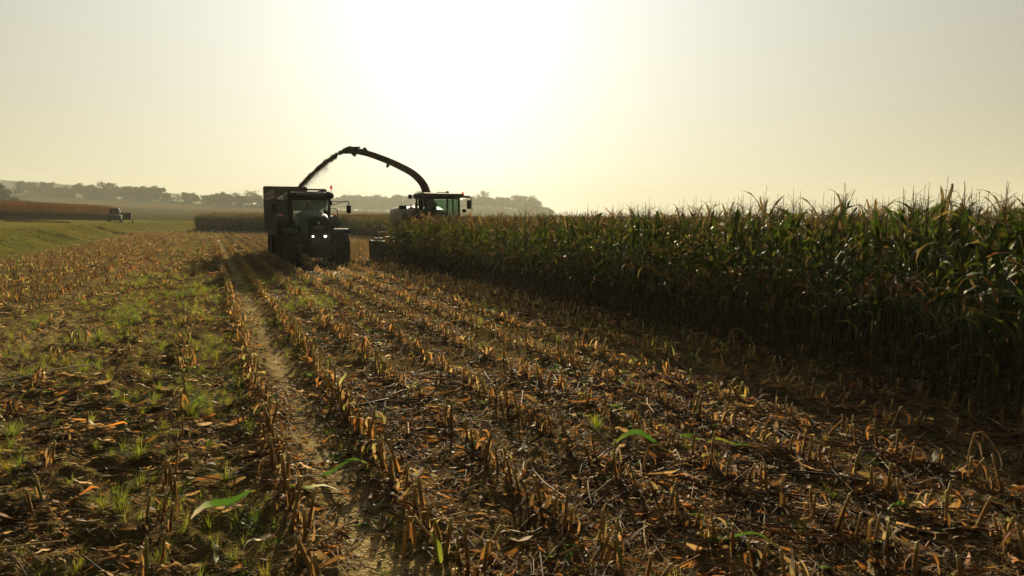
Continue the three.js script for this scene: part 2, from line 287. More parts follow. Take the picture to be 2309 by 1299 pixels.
{
  const nth = (i) => ['first', 'second', 'third', 'fourth', 'fifth', 'sixth', 'seventh', 'eighth', 'ninth', 'tenth', 'eleventh', 'twelfth', 'thirteenth', 'fourteenth', 'fifteenth', 'sixteenth', 'seventeenth', 'eighteenth', 'nineteenth', 'twentieth'][i % 20];
  const R = rngOf(5), line = 'trees of the line along the top of the sloping field', lab = (i) => i < 20 ? nth(i) + ' tree from the left in the hazy line above the sloping field' : nth(41 - i) + ' tree leftwards from the wagon end of the hazy line above the sloping field';
  // (pixel column of the photograph's width 2309, top above the tree's foot in metres)
  const row = [[58, 14], [78, 13], [92, 11], [116, 14.5], [128, 11.5], [142, 11], [157, 11], [170, 10], [184, 14.5], [197, 11], [212, 14.5], [228, 11], [241, 11.5], [250, 15], [264, 12], [284, 14.5], [298, 13.5], [313, 13], [331, 14.5], [345, 15], [358, 15], [371, 14], [384, 12], [403, 10], [424, 11], [437, 12], [449, 11], [467, 10.5], [482, 11], [494, 11], [508, 12], [521, 13], [534, 12], [549, 11.5], [560, 12], [571, 14], [584, 11.5], [597, 8], [612, 10], [630, 11], [650, 12], [680, 12]];
  row.forEach(([px, h], i) => {
    const b = (px - 1154.5) / 1540, Z = 606 + 18 * R() - 6, X = b * Z, pale = [403, 534, 571].includes(px);
    const label = px === 403 ? 'thin pale tree in the gap after the dark tall trees of the sloping line' : px === 571 ? 'pale feathery tree near the right end of the sloping tree line by the wagon' : px === 534 ? 'pale loose-crowned tree among the dark ones of the sloping tree line' : px === 116 ? 'tall flat-topped tree standing first in the dense middle of the sloping tree line' : lab(i);
    plantTree(pale ? paleKind : treeKinds[i % 6], X, Z, h, R() * 6.28, label, line, 1.0 + 0.35 * R());
  });
  // undergrowth that fills the foot of the line
  const fill = [], R2 = rngOf(8);
  for (let i = 0; i < 130; i++) { const b = (60 + 640 * R2() - 1154.5) / 1540, Z = 612 + 22 * R2(), X = b * Z; fill.push([X, groundBase(X, Z) - 0.3, -Z, 0, R2() * 6.28, 0, [4 + 3 * R2(), 2.4 + 2.6 * R2(), 4 + 3 * R2()]]); }
  const u = thing('hedge_undergrowth', 'low hazy scrub filling the foot of the far tree line', 'undergrowth', 0, 0, 0, 0, null, 'stuff');
  scatter('scrub', bushKind.crown, crownMat, fill, u);
  // the darker clump at the left edge, nearer
  [[-12, 300, 12], [8, 305, 11.2], [28, 312, 7], [45, 318, 6], [66, 330, 4.5], [-30, 300, 11]].forEach(([px, Z, h], i) => plantTree(bushKind, (px - 1154.5) / 1540 * Z, Z, h, i * 1.7, ['tallest dark bushy tree cut by the left edge of the photo above the brown maize', 'rounded dark tree at the left edge above the brown maize', 'dark bush beside the rounded tree at the left edge', 'middle one of the dark bushes behind the brown maize', 'lowest dark bush tapering out above the brown maize', 'dark tree outside the left edge of the photo'][i], null, 1.1));
  // hazy wood straight ahead, between wagon and harvester
  const mid = 'trees of the hazy wood between tractor and harvester', midLab = (i) => nth(i) + (i > 19 ? ' and last' : '') + ' hazy tree from the left in the wood behind tractor and harvester';
  [[700, 21], [725, 22], [752, 22], [768, 24], [783, 26.5], [797, 25], [812, 26], [826, 25], [841, 23], [852, 26.5], [866, 24], [880, 22.5], [897, 26], [905, 27], [922, 23], [945, 29], [962, 30], [980, 27], [1000, 25], [1022, 23], [1045, 23]].forEach(([px, h], i) => { const Z = 1220 + 60 * R(), X = (px - 1154.5) / 1540 * Z; plantTree(treeKinds[[0, 1, 3, 4, 5][i % 5]], X, Z, h, R() * 6.28, i > 19 ? 'last hazy tree on the right in the wood behind tractor and harvester' : midLab(i), mid, 1.05 + 0.25 * R()); });
  const right = 'trees of the hazy wood right of the harvester cab', rl = (px) => nth([1063, 1076, 1102, 1112, 1119, 1120, 1128, 1136, 1143, 1150, 1158, 1166, 1172, 1186, 1190, 1200, 1206, 1212, 1221, 1231, 1242].indexOf(px) % 20) + ' tree from the left in the pale low wood right of the harvester cab';
  [[1063, 27], [1088, 33.5], [1112, 25], [1128, 26.5], [1143, 26], [1158, 27.5], [1172, 28], [1186, 27.5], [1200, 26], [1206, 22], [1221, 14], [1231, 13], [1242, 8], [1136, 20], [1166, 20], [1190, 20], [1076, 20], [1102, 19], [1120, 19], [1150, 20], [1212, 12]].forEach(([px, h], i) => {
    const Z = 1220 + 70 * R(), X = (px - 1154.5) / 1540 * Z, big = px === 1088;
    plantTree(big ? paleKind : px > 1155 && px < 1205 ? (i % 2 ? paleKind : treeKinds[1]) : treeKinds[[1, 3, 4][i % 3]], X, Z, h, R() * 6.28, big ? 'largest airy spreading tree rising above the wood just right of the harvester mirror' : px === 1242 ? 'last and lowest tree at the right end of the pale wood' : rl(px), big ? undefined : right, 1.1 + 0.25 * R());
  });
  const fill2 = []; for (let i = 0; i < 160; i++) { const px = 690 + 550 * R2(), Z = 1220 + 80 * R2(), X = (px - 1154.5) / 1540 * Z; fill2.push([X, groundBase(X, Z) - 0.3, -Z, 0, R2() * 6.28, 0, [16 + 6 * R2(), (px > 1195 ? 8 : px < 1050 ? 11 : 14) + 6 * R2(), 15 + 6 * R2()]]); }
  scatter('scrub', bushKind.crown, crownMat, fill2, thing('wood_undergrowth', 'pale hazy scrub under the wood behind both machines', 'undergrowth', 0, 0, 0, 0, null, 'stuff'));
  // far wooded hill at the left edge
  const hill = []; for (let i = 0; i < 700; i++) { const X = -1150 + 420 * R2(), Z = 1080 + 160 * R2(); hill.push([X, groundBase(X, Z) - 2, -Z, 0, R2() * 6.28, 0, [20 + 8 * R2(), 10 + 6 * R2(), 20 + 8 * R2()]]); }
  scatter('wood', treeKinds[5].crown, crownMat, hill, thing('distant_wood', 'far pale wooded hill behind the trees at the left edge', 'wood', 0, 0, 0, 0, null, 'stuff'));
}
// ------------------------------------------------------------------ standing maize
function makeMaize(seed, { dry = 0.25, h = 2.05 } = {}) {
  const R = rngOf(seed), out = { leaves: [] }, bend = (R() - 0.5) * 0.12, az0 = R() * 6.28;
  const axis = (y) => V(bend * (y / h) ** 2 * Math.cos(az0 + 1), y, bend * (y / h) ** 2 * Math.sin(az0 + 1));
  const g = (k) => [0.031 * k, 0.048 * k, 0.0055 * k];
  const st = new Leafy(), pts = [], rad = [];
  for (let i = 0; i <= 8; i++) { const y = h * i / 8 - 0.03; pts.push(axis(y)); rad.push(lerp(0.0125, 0.005, i / 8)); }
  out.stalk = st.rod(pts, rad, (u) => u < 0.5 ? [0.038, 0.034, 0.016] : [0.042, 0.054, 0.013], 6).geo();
  const n = 11 + Math.floor(R() * 2);
  for (let i = 0; i < n; i++) {
    const y = 0.22 + (h - 0.30) * i / (n - 1), az = az0 + (i % 2) * Math.PI + (R() - 0.5) * 0.9, isDry = i < 3 || R() < dry * (i < 6 ? 1 : 0.45), top = i > n - 4;
    const low = i < 4, len = (low ? 0.42 : top ? 0.60 : 0.72) * (0.75 + 0.5 * R()), w = (isDry ? (low ? 0.028 : 0.042) : 0.062) * (0.8 + 0.4 * R());
    let ang = (low && isDry ? 1.9 : top ? 0.25 : 0.55) + (low ? 0.9 : 0.35) * R(); const droop = (isDry ? 2.9 : top ? 1.5 : 2.2) * (0.35 + 1.1 * R()), N = 9, P = [], Wd = [], c = V(0, 0, 0).copy(axis(y)); const side = V(-Math.sin(az), 0, Math.cos(az)); let swing = 0;
    for (let k = 0; k < N; k++) {
      P.push(c.clone()); const u = k / (N - 1); Wd.push(w * (k === 0 ? 0.45 : k === N - 1 ? 0.05 : Math.min(1, 0.6 + u * 1.6) * Math.sqrt(1 - u * u * 0.97)));
      const s = len / (N - 1), d = Math.min(3.0, ang + droop * u * u); swing += (R() - 0.5) * 0.34;
      c.add(V(Math.sin(d) * Math.cos(az + swing) * s, Math.cos(d) * s, Math.sin(d) * Math.sin(az + swing) * s));
    }
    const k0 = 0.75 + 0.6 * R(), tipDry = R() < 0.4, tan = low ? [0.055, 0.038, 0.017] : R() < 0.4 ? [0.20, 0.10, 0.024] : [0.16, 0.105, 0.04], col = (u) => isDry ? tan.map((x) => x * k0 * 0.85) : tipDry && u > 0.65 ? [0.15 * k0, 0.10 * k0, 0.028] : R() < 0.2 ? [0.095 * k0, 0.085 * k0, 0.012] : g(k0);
    out.leaves.push(new Leafy().ribbon(P, Wd, side, col, { fold: isDry ? 0.5 : 0.28, wave: 0.008, twist: (R() - 0.5) * (isDry ? 4 : 2.2) }).geo());
  }
  const ts = new Leafy(), b = axis(h - 0.05), tc = () => [0.19, 0.145, 0.055];
  ts.rod([b, b.clone().add(V(0, 0.2, 0)), b.clone().add(V(bend * 0.2, 0.44 + 0.16 * R(), 0.01))], [0.0048, 0.0042, 0.0030], tc, 3);
  for (let i = 0, m = 7 + Math.floor(R() * 5); i < m; i++) {
    const y = 0.10 + 0.18 * i / m, az = i * 2.4 + R(), l = 0.16 + 0.14 * R(), o = 0.25 + 0.5 * R(), p = b.clone().add(V(0, y, 0));
    ts.rod([p, p.clone().add(V(Math.cos(az) * l * 0.3 * o, l * 0.55, Math.sin(az) * l * 0.3 * o)), p.clone().add(V(Math.cos(az) * l * o, l * (1.0 - 0.5 * o), Math.sin(az) * l * o))], [0.0034, 0.0031, 0.0022], tc, 3);
  }
  out.tassel = ts.geo();
  const ea = new Leafy(), ey = axis(0.92), ez = az0 + 0.4, ed = V(Math.cos(ez) * 0.35, 0.9, Math.sin(ez) * 0.35).normalize();
  out.ear = ea.rod([0, 0.06, 0.14, 0.22, 0.27].map((q) => ey.clone().addScaledVector(ed, q).add(V(Math.cos(ez) * 0.015, 0, Math.sin(ez) * 0.015))), [0.012, 0.026, 0.028, 0.019, 0.004], (u) => [0.13 - 0.03 * u, 0.12, 0.045], 7).geo();
  out.all = joinLeafy([out.stalk, ...out.leaves, out.tassel, out.ear]);
  return out;
}
const brownMaize = [401, 402, 403].map((s) => makeMaize(s, { dry: 2.3, h: 2.1 }));
const maize = []; for (let k = 0; k < 9; k++) maize.push(makeMaize(300 + k, { dry: [0.15, 0.3, 0.2, 0.5, 0.2, 0.35, 0.15, 0.25, 0.6][k], h: [1.86, 1.94, 1.8, 1.76, 2.0, 1.88, 1.95, 1.84, 1.76][k] }));
{
  const R = rngOf(21), near = [], rest = maize.map(() => []), far = maize.map(() => []);
  const spot = (a, t, step) => { const [X, Z] = XZ(a + 0.25 - 0.027 * Math.min(t, 33) - 0.65 * smooth(8, 3.5, t) + (R() - 0.5) * 0.10, t + (R() - 0.5) * step * 0.6); return [X, Z, Math.floor(R() * maize.length), R() * 6.283, (0.88 + 0.20 * R()) * (1 - 0.10 * smooth(9, 20, t)) + 0.06 * (fbm(X * 0.3, Z * 0.3, 2) - 0.5) + 0.03 * bump(X, 5.6, 0.8) * bump(Z, 8.6, 1.3) - 0.05 * smooth(8, 5, t), (R() - 0.5) * 0.09, (R() - 0.5) * 0.09]; };
  for (let k = 0; k < 60; k++) {
    const a = EDGE + 0.1 + k * ROW, headland = a > 16.2, t1 = headland ? 112 : 31.0 + 0.25 * Math.sin(k * 2), skip = k < 6 || (headland && a < 19.5) ? 1 : k < 14 ? 2 : 4, step = 0.145 * skip;
    for (let t = k < 10 ? 2 - k * 0.4 : 4; t < t1; t += step) {
      const s = spot(a, t, step), [X, Z] = s; s.row = k; if (Z < 1.5) continue;
      const inFrame = Math.abs(X) / Z < 0.78;
      if (k < 5 && inFrame && Z > 5) near.push(s); else rest[s[2]].push(s);
    }
  }
  // the patch across the far end of the stubble, left edge by the track, joining the standing rows at the right
  for (let d = 0; d < 36; d += 0.8) for (let u = 0; u < 1; u += 0.16 / 58 * (d < 3 ? 1 : 2.5)) {
    const X0 = lerp(-47.5, -6, u), Z0 = u < 0.68 ? lerp(103, 86, u / 0.68) : lerp(86, 80, (u - 0.68) / 0.32), X = X0 + (R() - .5) * 0.2 - d * 0.35, Z = Z0 + d + (R() - .5) * 0.25;
    const k = Math.floor(R() * maize.length); rest[k].push([X, Z, k, R() * 6.28, 1.0 + 0.12 * R(), (R() - .5) * .08, (R() - .5) * .08]);
  }
  // nearest first; those that stand in front rows show largest
  near.sort((p, q) => (p[1] + 2.2 * Math.max(0, AT(p[0], p[1])[0] - EDGE - 0.3)) - (q[1] + 2.2 * Math.max(0, AT(q[0], q[1])[0] - EDGE - 0.3)));
  const protos = maize.map((m) => {
    const t = new THREE.Group(); t.name = 'maize_plant';
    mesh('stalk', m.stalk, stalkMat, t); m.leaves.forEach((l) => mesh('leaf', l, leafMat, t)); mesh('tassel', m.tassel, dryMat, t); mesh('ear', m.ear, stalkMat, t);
    return t;
  });
  near.forEach((s, i) => {
    if (i >= 290) { rest[s[2]].push(s); return; }
    const o = protos[s[2]].clone(); o.name = numbered('maize_plant');
    o.position.set(s[0], ground(s[0], s[1]) - 0.01, -s[1]); o.rotation.set(s[5], s[3], s[6], 'YXZ'); o.scale.setScalar(s[4]); scene.add(o);
    tag(o, s.row === 0 ? 'tall green maize plant standing in the outermost row along the edge of the uncut maize' : s.row === 1 ? 'tall green maize plant in the second row, just behind the outermost row of maize' : 'tall green maize plant half hidden behind the two outer rows of the uncut maize', 'maize plant', s.row === 0 ? 'maize plants of the outermost row' : s.row === 1 ? 'maize plants of the second row' : 'maize plants behind the second row');
  });
  const tone = (k) => { const q = 0.7 + 0.6 * R(), y = R() < 0.2 ? 1.7 : 1; return [q * y, q * (y > 1 ? 1.15 : 1), q]; };
  const put = (list) => list.map((s) => [s[0], groundBase(s[0], s[1]) - 0.01, -s[1], s[5], s[3], s[6], s[4], tone()]);
  const crop = thing('standing_maize', 'uncut green maize behind the front plants, reaching from the right edge to the far end of the stubble', 'maize crop', 0, 0, 0, 0, null, 'stuff');
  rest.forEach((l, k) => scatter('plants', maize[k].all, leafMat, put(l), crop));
  // ripe brown maize on the rise at the left
  for (let d = 0; d < 26; d += 0.75) for (let u = 0; u < 1; u += 0.15 / 78 * (d < 3 ? 1 : 2.2)) {
    const X0 = lerp(-65, -73.5, u), Z0 = lerp(62, 128, u), X = X0 - d * 0.97 + (R() - .5) * .2, Z = Z0 + d * 0.22 + (R() - .5) * .2, k = Math.floor(R() * maize.length);
    far[k].push([X, Z, k, R() * 6.28, 1.02 + 0.12 * R(), (R() - .5) * .1, (R() - .5) * .1]);
  }
  const brown = thing('brown_maize', 'strip of ripe brown maize on the rise at the left behind the parked car', 'maize crop', 0, 0, 0, 0, null, 'stuff');
  far.forEach((l, k) => scatter('plants', brownMaize[k % 3].all, leafMat, l.map((s) => { const q = 0.7 + 0.6 * R(); return [s[0], groundBase(s[0], s[1]) - 0.01, -s[1], s[5], s[3], s[6], s[4], [1.2 * q, 0.9 * q, 0.6 * q]]; }), brown));
}
// ------------------------------------------------------------------ cut stubble, crop residue, grass
const OR = [0.23, 0.108, 0.026], TAN = [0.25, 0.165, 0.062], PALE = [0.34, 0.26, 0.14], DARK = [0.036, 0.024, 0.012], BRN = [0.105, 0.058, 0.020];
const pick = (R, list) => list[Math.floor(R() * list.length)];
function makeStub(seed) {
  const R = rngOf(seed), h = 0.21 + 0.13 * R(), l = (R() - 0.5) * 0.05, r = 0.0095 + 0.004 * R(), out = { leaves: [] };
  const sc = pick(R, [[0.24, 0.185, 0.06], [0.25, 0.15, 0.05], [0.19, 0.175, 0.05], [0.20, 0.115, 0.04]]);
  const P = [V(0, -0.05, 0), V(l * 0.1, h * 0.3, 0), V(l * 0.14, h * 0.34, 0), V(l * 0.18, h * 0.38, 0), V(l * 0.6, h * 0.72, l * 0.3), V(l, h, l * 0.4)];
  const st = new Leafy().rod(P, [r * 1.15, r, r * 1.25, r, r * 0.95, r * 0.92], (u) => u < 0.2 ? [0.10, 0.065, 0.028] : u > 0.9 ? [0.34, 0.29, 0.13] : sc, 8, true);
  if (R() < 0.4) st.rod([P[5], P[5].clone().add(V(r * 0.8, 0.014 + 0.018 * R(), 0))], [r * 0.45, r * 0.2], () => [0.42, 0.35, 0.17], 4);
  out.stalk = st.geo();
  const n = 1 + Math.floor(R() * 3.4);
  for (let i = 0; i < n; i++) {
    const kind = R(), low = kind > 0.78, y = low ? 0.03 : h * (0.35 + 0.55 * R()), az = R() * 6.28, len = (kind < 0.55 ? 0.10 + 0.13 * R() : 0.07 + 0.12 * R()), w = 0.014 + 0.024 * R(), Q = [], W = [], c = V(l * 0.5 + Math.cos(az) * r, y, Math.sin(az) * r), N = 7;
    let ang = kind < 0.55 ? 1.0 + 0.8 * R() : low ? 1.3 : 0.5 + 0.7 * R(); const curl = kind < 0.55 ? 1.9 : low ? 0.4 : 1.0 + R();
    for (let k = 0; k < N; k++) { const u = k / (N - 1); Q.push(c.clone()); W.push(w * (k === 0 ? 0.6 : u > 0.95 ? 0.25 : 0.75 + 0.35 * R())); const s = len / (N - 1), d = Math.min(3.05, ang + curl * Math.pow(u, 0.5)); c.add(V(Math.sin(d) * Math.cos(az + R() * 0.5) * s, Math.cos(d) * s, Math.sin(d) * Math.sin(az + R() * 0.5) * s)); if (c.y < 0.006) c.y = 0.006; }
    const cc = pick(R, [OR, OR, OR, BRN, BRN, TAN, TAN, [0.2, 0.16, 0.045]]), k0 = 0.8 + 0.6 * R();
    out.leaves.push(new Leafy().ribbon(Q, W, V(-Math.sin(az), 0, Math.cos(az)), (u) => cc.map((x) => x * k0 * (1 - 0.25 * u) * (0.85 + 0.3 * R())), { fold: 0.7 * (R() - 0.3), wave: 0.004, twist: (R() - .5) * 4 }).geo());
  }
  // the close, split sheath round the lower stalk
  const f = 0.4 + 0.45 * R(), sh = [V(0, 0.0, 0), V(l * 0.2, h * f * 0.5, 0.001), V(l * 0.45 + 0.004, h * f, l * 0.2 + 0.004), V(l * 0.5 + 0.016, h * f + 0.02, l * 0.2 + 0.012)];
  out.sheath = new Leafy().ribbon(sh, [0.032, 0.030, 0.024, 0.006], V(0.6, 0, 0.8), () => pick(R, [OR, BRN, TAN]), { fold: 0.9 }).geo();
  out.soft = joinLeafy([out.sheath, ...out.leaves]); out.all = joinLeafy([out.stalk, out.soft]);
  return out;
}
const stubs = []; for (let k = 0; k < 14; k++) stubs.push(makeStub(700 + k));
const wet = (x) => x;
{
  const R = rngOf(33), near = [], rest = stubs.map(() => []);
  const free = (a, t) => !(a > 2.2 && a < 6.6 && t > 29.3 && t < 31.7 && false);
  for (let k = -11; k < 20; k++) {
    const a0 = ROW0 + k * ROW;
    for (let t = -6; t < 108; t += t > 60 ? 0.24 : 0.125) {
      const behind = a0 > EDGE - 0.2; if (behind && (a0 > 16 || t < 32.2)) continue;
      let p = k >= 0 ? (k < 2 ? 0.95 : 0.92) : t > 26 ? 0.8 : k === -1 ? 0.24 : 0.15;
      if (k < 0 && t < 26) p *= 0.5 + 1.2 * smooth(0.4, 0.62, fbm(a0 * 0.9, t * 0.25, 2));
      if (k < -3 && t > 12) p = Math.max(p, 0.62 * smooth(12, 20, t));
      if (R() > p) continue;
      const a = a0 + (R() - 0.5) * (k === 0 || k === 1 ? 0.09 : t > 22 ? 0.2 : 0.17), [X, Z] = XZ(a, t + (R() - 0.5) * 0.09);
      if (Z < 1 || zoneOf(X, Z) !== 'stubble_field') continue;
      const flat = R() < (k > 4 && t < 12 ? 0.25 : 0.08), tilt = flat ? 0.5 + 0.8 * R() : 0.22;
      const lean = k > 1 ? 1.3 : 1, s = [X, Z, Math.floor(R() * stubs.length), R() * 6.28, (k > 1 ? 0.78 : 0.95) * (0.75 + 0.5 * R()) * (k < 0 && t < 20 ? 0.8 : 1), (R() - .5) * 2 * tilt * lean, (R() - .5) * 2 * tilt * lean]; s.row = k;
      if (Math.abs(X) / Z < 0.79 && Z > 3.3 && Z < 8.5) near.push(s); else rest[s[2]].push(s);
    }
  }
  near.sort((p, q) => p[1] - q[1]);
  const protos = stubs.map((m) => { const t = new THREE.Group(); t.name = 'maize_stub'; mesh('stalk', m.stalk, stalkMat, t); mesh('sheath', m.sheath, dryMat, t); m.leaves.forEach((l) => mesh('dry_leaf', l, dryMat, t)); return t; });
  near.forEach((s, i) => {
    if (i >= 290) { rest[s[2]].push(s); return; }
    const o = protos[s[2]].clone(); o.name = numbered('maize_stub'); o.position.set(s[0], ground(s[0], s[1]), -s[1]); o.rotation.set(s[5], s[3], s[6], 'YXZ'); o.scale.setScalar(s[4]); scene.add(o);
    tag(o, s.row < 0 ? 'lone cut maize stub among grass and pressed litter left of the first dense stubble row' : s.row === 0 ? 'cut maize stub in the first dense row, along the left side of the bare lane' : s.row === 1 ? 'cut maize stub in the second dense row, along the right side of the bare lane' : 'cut maize stub among straw in the jumbled rows right of the second dense row', 'maize stub', s.row < 0 ? 'lone stubs at the left' : s.row === 0 ? 'stubs of the first dense row' : s.row === 1 ? 'stubs of the second dense row' : 'stubs of the jumbled rows');
  });
  const st = thing('stubble', 'rows of brown cut maize stubble running back to the tractor and the far maize', 'stubble', 0, 0, 0, 0, null, 'stuff');
  rest.forEach((l, k) => { const spots = l.map((s) => { const q = 1.1 + 0.7 * R(), g = R() < 0.15; return [s[0], ground(s[0], s[1]), -s[1], s[5], s[3], s[6], s[4], [q * (g ? 0.8 : 1), q * (g ? 1.2 : 1), q]]; }); scatter('stalks', stubs[k].stalk, stalkMat, spots, st); scatter('dry_leaves', stubs[k].soft, dryMat, spots, st); });
}
const grassDens = (a, t) => {
  const m = smooth(0.47, 0.62, fbm(a * 1.3 + 5, t * 0.6, 3));
  let d = bump(a, -0.62, 0.5) * smooth(8, 15, t) * 1.8 + bump(a, -1.75, 0.45) * smooth(9, 17, t) * 1.3 + bump(a, 2.1, 0.6) * smooth(14, 18, t) * smooth(31, 24, t) * 1.2 + bump(a, 1.15, 0.25) * smooth(14, 18, t) * 0.7 + bump(a, 2.9, 0.3) * smooth(17, 20, t) * smooth(30, 24, t) * 0.6;
  d += (a < 0.35 ? 0.75 * smooth(-4.5, -1.5, a) * (0.35 + 0.65 * smooth(11, 8, t)) * smooth(26, 14, t) : 0.03) * (t < 14 ? 1 : 0.6) + 0.25 * bump(a, 1.15, 0.2);
  if (a < -4.5) d += 0.22;
  return d * (0.12 + 1.15 * m);
};
// loose leaves, straw and chips on the soil
{
  const R = rngOf(44), leafG = [], strawG = [];
  for (let v = 0; v < 9; v++) {
    const N = 7, len = 0.12 + 0.16 * R(), w = 0.014 + 0.022 * R(), P = [], W = []; let h = 0, yaw = 0; const c = V(-len / 2, 0.004, 0);
    for (let k = 0; k < N; k++) { const u = k / (N - 1); P.push(c.clone().setY(0.004 + 0.035 * Math.max(0, Math.sin(u * 5.5 + v * 1.3)) * (0.3 + R() * 0.7))); W.push(w * (0.35 + Math.sin(Math.PI * Math.min(1, 0.15 + u * 0.85)))); yaw += (R() - .5) * 0.5; c.add(V(Math.cos(yaw) * len / (N - 1), 0, Math.sin(yaw) * len / (N - 1))); }
    leafG.push(new Leafy().ribbon(P, W, V(0, 0, 1), (u) => [0.9 + 0.2 * R(), 0.95, 0.95], { fold: 0.35 * (R() * 2 - 1), wave: 0.004, twist: (R() - .5) * 4 }).geo());
  }
  for (let v = 0; v < 4; v++) { const len = 0.22 + 0.45 * R(), k = (R() - .5) * 0.16; strawG.push(new Leafy().rod([V(-len / 2, 0.006, 0), V(0, 0.008 + 0.02 * R(), k * len), V(len / 2, 0.007, 0)], [0.0045, 0.005, 0.0035], () => [1, 1, 1], 5).geo()); }
  const leaves = leafG.map(() => []), straws = strawG.map(() => []);
  const palette = [OR, OR, BRN, BRN, BRN, TAN, TAN, TAN, DARK, DARK, DARK, PALE], leftPalette = [OR, BRN, BRN, TAN, TAN, TAN, DARK, DARK, DARK, DARK, PALE];
  const drop = (n, z0, z1, size, lift) => {
    for (let i = 0; i < n; i++) {
      const Z = Math.sqrt(z0 * z0 + R() * (z1 * z1 - z0 * z0)), X = (R() * 2 - 1) * 0.80 * Z, [a, t] = AT(X, Z);
      if (a < BANK - 0.2 || (a > EDGE + 2.5 && t < 31) || a > 16 || Z > 103) continue;
      const lane = bump(a, 0.87, 0.20) * 0.8 + 0.4 * bump(a, -3.2, 0.4), patch = smooth(0.36, 0.6, fbm(X * 0.9 + 11, Z * 0.9, 3));
      let keep = (1 - 0.9 * Math.min(1, lane)) * (0.35 + 0.65 * patch) * (a > 1.4 ? 1 : a < 0.2 && Z < 26 ? 0.5 : 0.72) * (1 - 0.6 * Math.min(1, grassDens(a, t)));
      if (R() > keep) continue;
      const orange = R() < (a > 1.2 ? 0.07 : 0.03), straw = !orange && R() < (a > 1.5 ? 0.42 : 0.22), c = pick(R, a < 0.3 && Z < 24 ? leftPalette : palette), q = 0.6 + 0.7 * R(), green = R() < 0.035;
      // on the left the residue lies pressed across the slope of the light, at the right it lies any way
      const turn = a < 0.4 ? (R() - .5) * 1.6 : R() * 6.28, s = size * (0.6 + 0.8 * R()) * (orange ? 0.75 : 1);
      const col = orange ? [0.38 * q, 0.15 * q, 0.03] : straw ? c.map((x, i) => x * q * [0.8, 0.72, 0.6][i]) : green ? [0.07 * q, 0.12 * q, 0.02] : c.map((x) => x * q);
      const item = [X, ground(X, Z) + lift * R() * R(), -Z, (R() - .5) * (straw ? 0.3 : 0.7), turn, (R() - .5) * (straw ? 0.35 : 0.6), s, col];
      (straw ? straws[Math.floor(R() * 4)] : leaves[Math.floor(R() * leafG.length)]).push(item);
    }
  };
  drop(62000, 3.0, 9, 0.40, 0.035); drop(9000, 3.0, 9, 0.66, 0.05); drop(3000, 3.0, 9, 1.05, 0.07); drop(52000, 9, 22, 0.62, 0.05); drop(32000, 22, 50, 1.1, 0.06); drop(22000, 50, 103, 2.0, 0.08);
  const residue = thing('crop_residue', 'dry leaves, straw and chips littering the soil between the stubble rows', 'crop residue', 0, 0, 0, 0, null, 'stuff');
  leaves.forEach((l, k) => scatter('dry_leaves', leafG[k], dryMat, l, residue));
  straws.forEach((l, k) => scatter('straw', strawG[k], stalkMat, l, residue));
  // crumbs of soil
  const clod = new THREE.IcosahedronGeometry(1, 1), cp = clod.attributes.position; for (let i = 0; i < cp.count; i++) { const k = 0.75 + 0.5 * noise(cp.getX(i) * 2 + 9, cp.getY(i) * 2 + cp.getZ(i) * 3); cp.setXYZ(i, cp.getX(i) * k, cp.getY(i) * k * 0.7, cp.getZ(i) * k); } clod.computeVertexNormals();
  const clods = []; for (let i = 0; i < 9000; i++) { const Z = Math.sqrt(9 + R() * 216), X = (R() * 2 - 1) * 0.8 * Z, [a] = AT(X, Z); if (a > EDGE + 0.5) continue; const q = 0.7 + 0.5 * R(); clods.push([X, ground(X, Z), -Z, R() * 6, R() * 6, R() * 6, 0.004 + 0.013 * R() * R() + 0.016 * R() ** 5, [0.15 * q, 0.10 * q, 0.055 * q]]); }
  scatter('crumbs', clod, std(1, 1, 1, 0.95), clods, thing('soil_crumbs', 'small crumbs and clods of soil lying in the foreground', 'soil', 0, 0, 0, 0, null, 'stuff'));
}
function makeTuft(seed, n, h0, spread, tint) {
  const R = rngOf(seed), g = new Leafy();
  for (let i = 0; i < n; i++) {
    const az = R() * 6.28, h = h0 * (0.5 + 0.7 * R()), o = spread * (0.3 + R()), b = V(Math.cos(az) * spread * 0.25 * R(), 0, Math.sin(az) * spread * 0.25 * R()), k = 0.7 + 0.7 * R(), yel = R() < 0.12;
    const P = [], W = []; for (let j = 0; j < 5; j++) { const u = j / 4; P.push(b.clone().add(V(Math.cos(az) * o * u * u, h * (u - 0.28 * u * u * u * (1 + R())), Math.sin(az) * o * u * u))); W.push((0.0034 + 0.0026 * R()) * (1 - 0.85 * u) * (h0 / 0.2) ** 0.5); }
    g.blade(P, W, V(-Math.sin(az), 0, Math.cos(az)), (u) => yel ? [0.24, 0.19, 0.06] : [tint[0] * k * (0.8 + 0.5 * u), tint[1] * k * (0.8 + 0.4 * u), tint[2] * k]);
  }
  return g.geo();
}
const tufts = []; for (let k = 0; k < 6; k++) tufts.push(makeTuft(900 + k, 18, 0.20, 0.14, [0.14, 0.185, 0.015]));
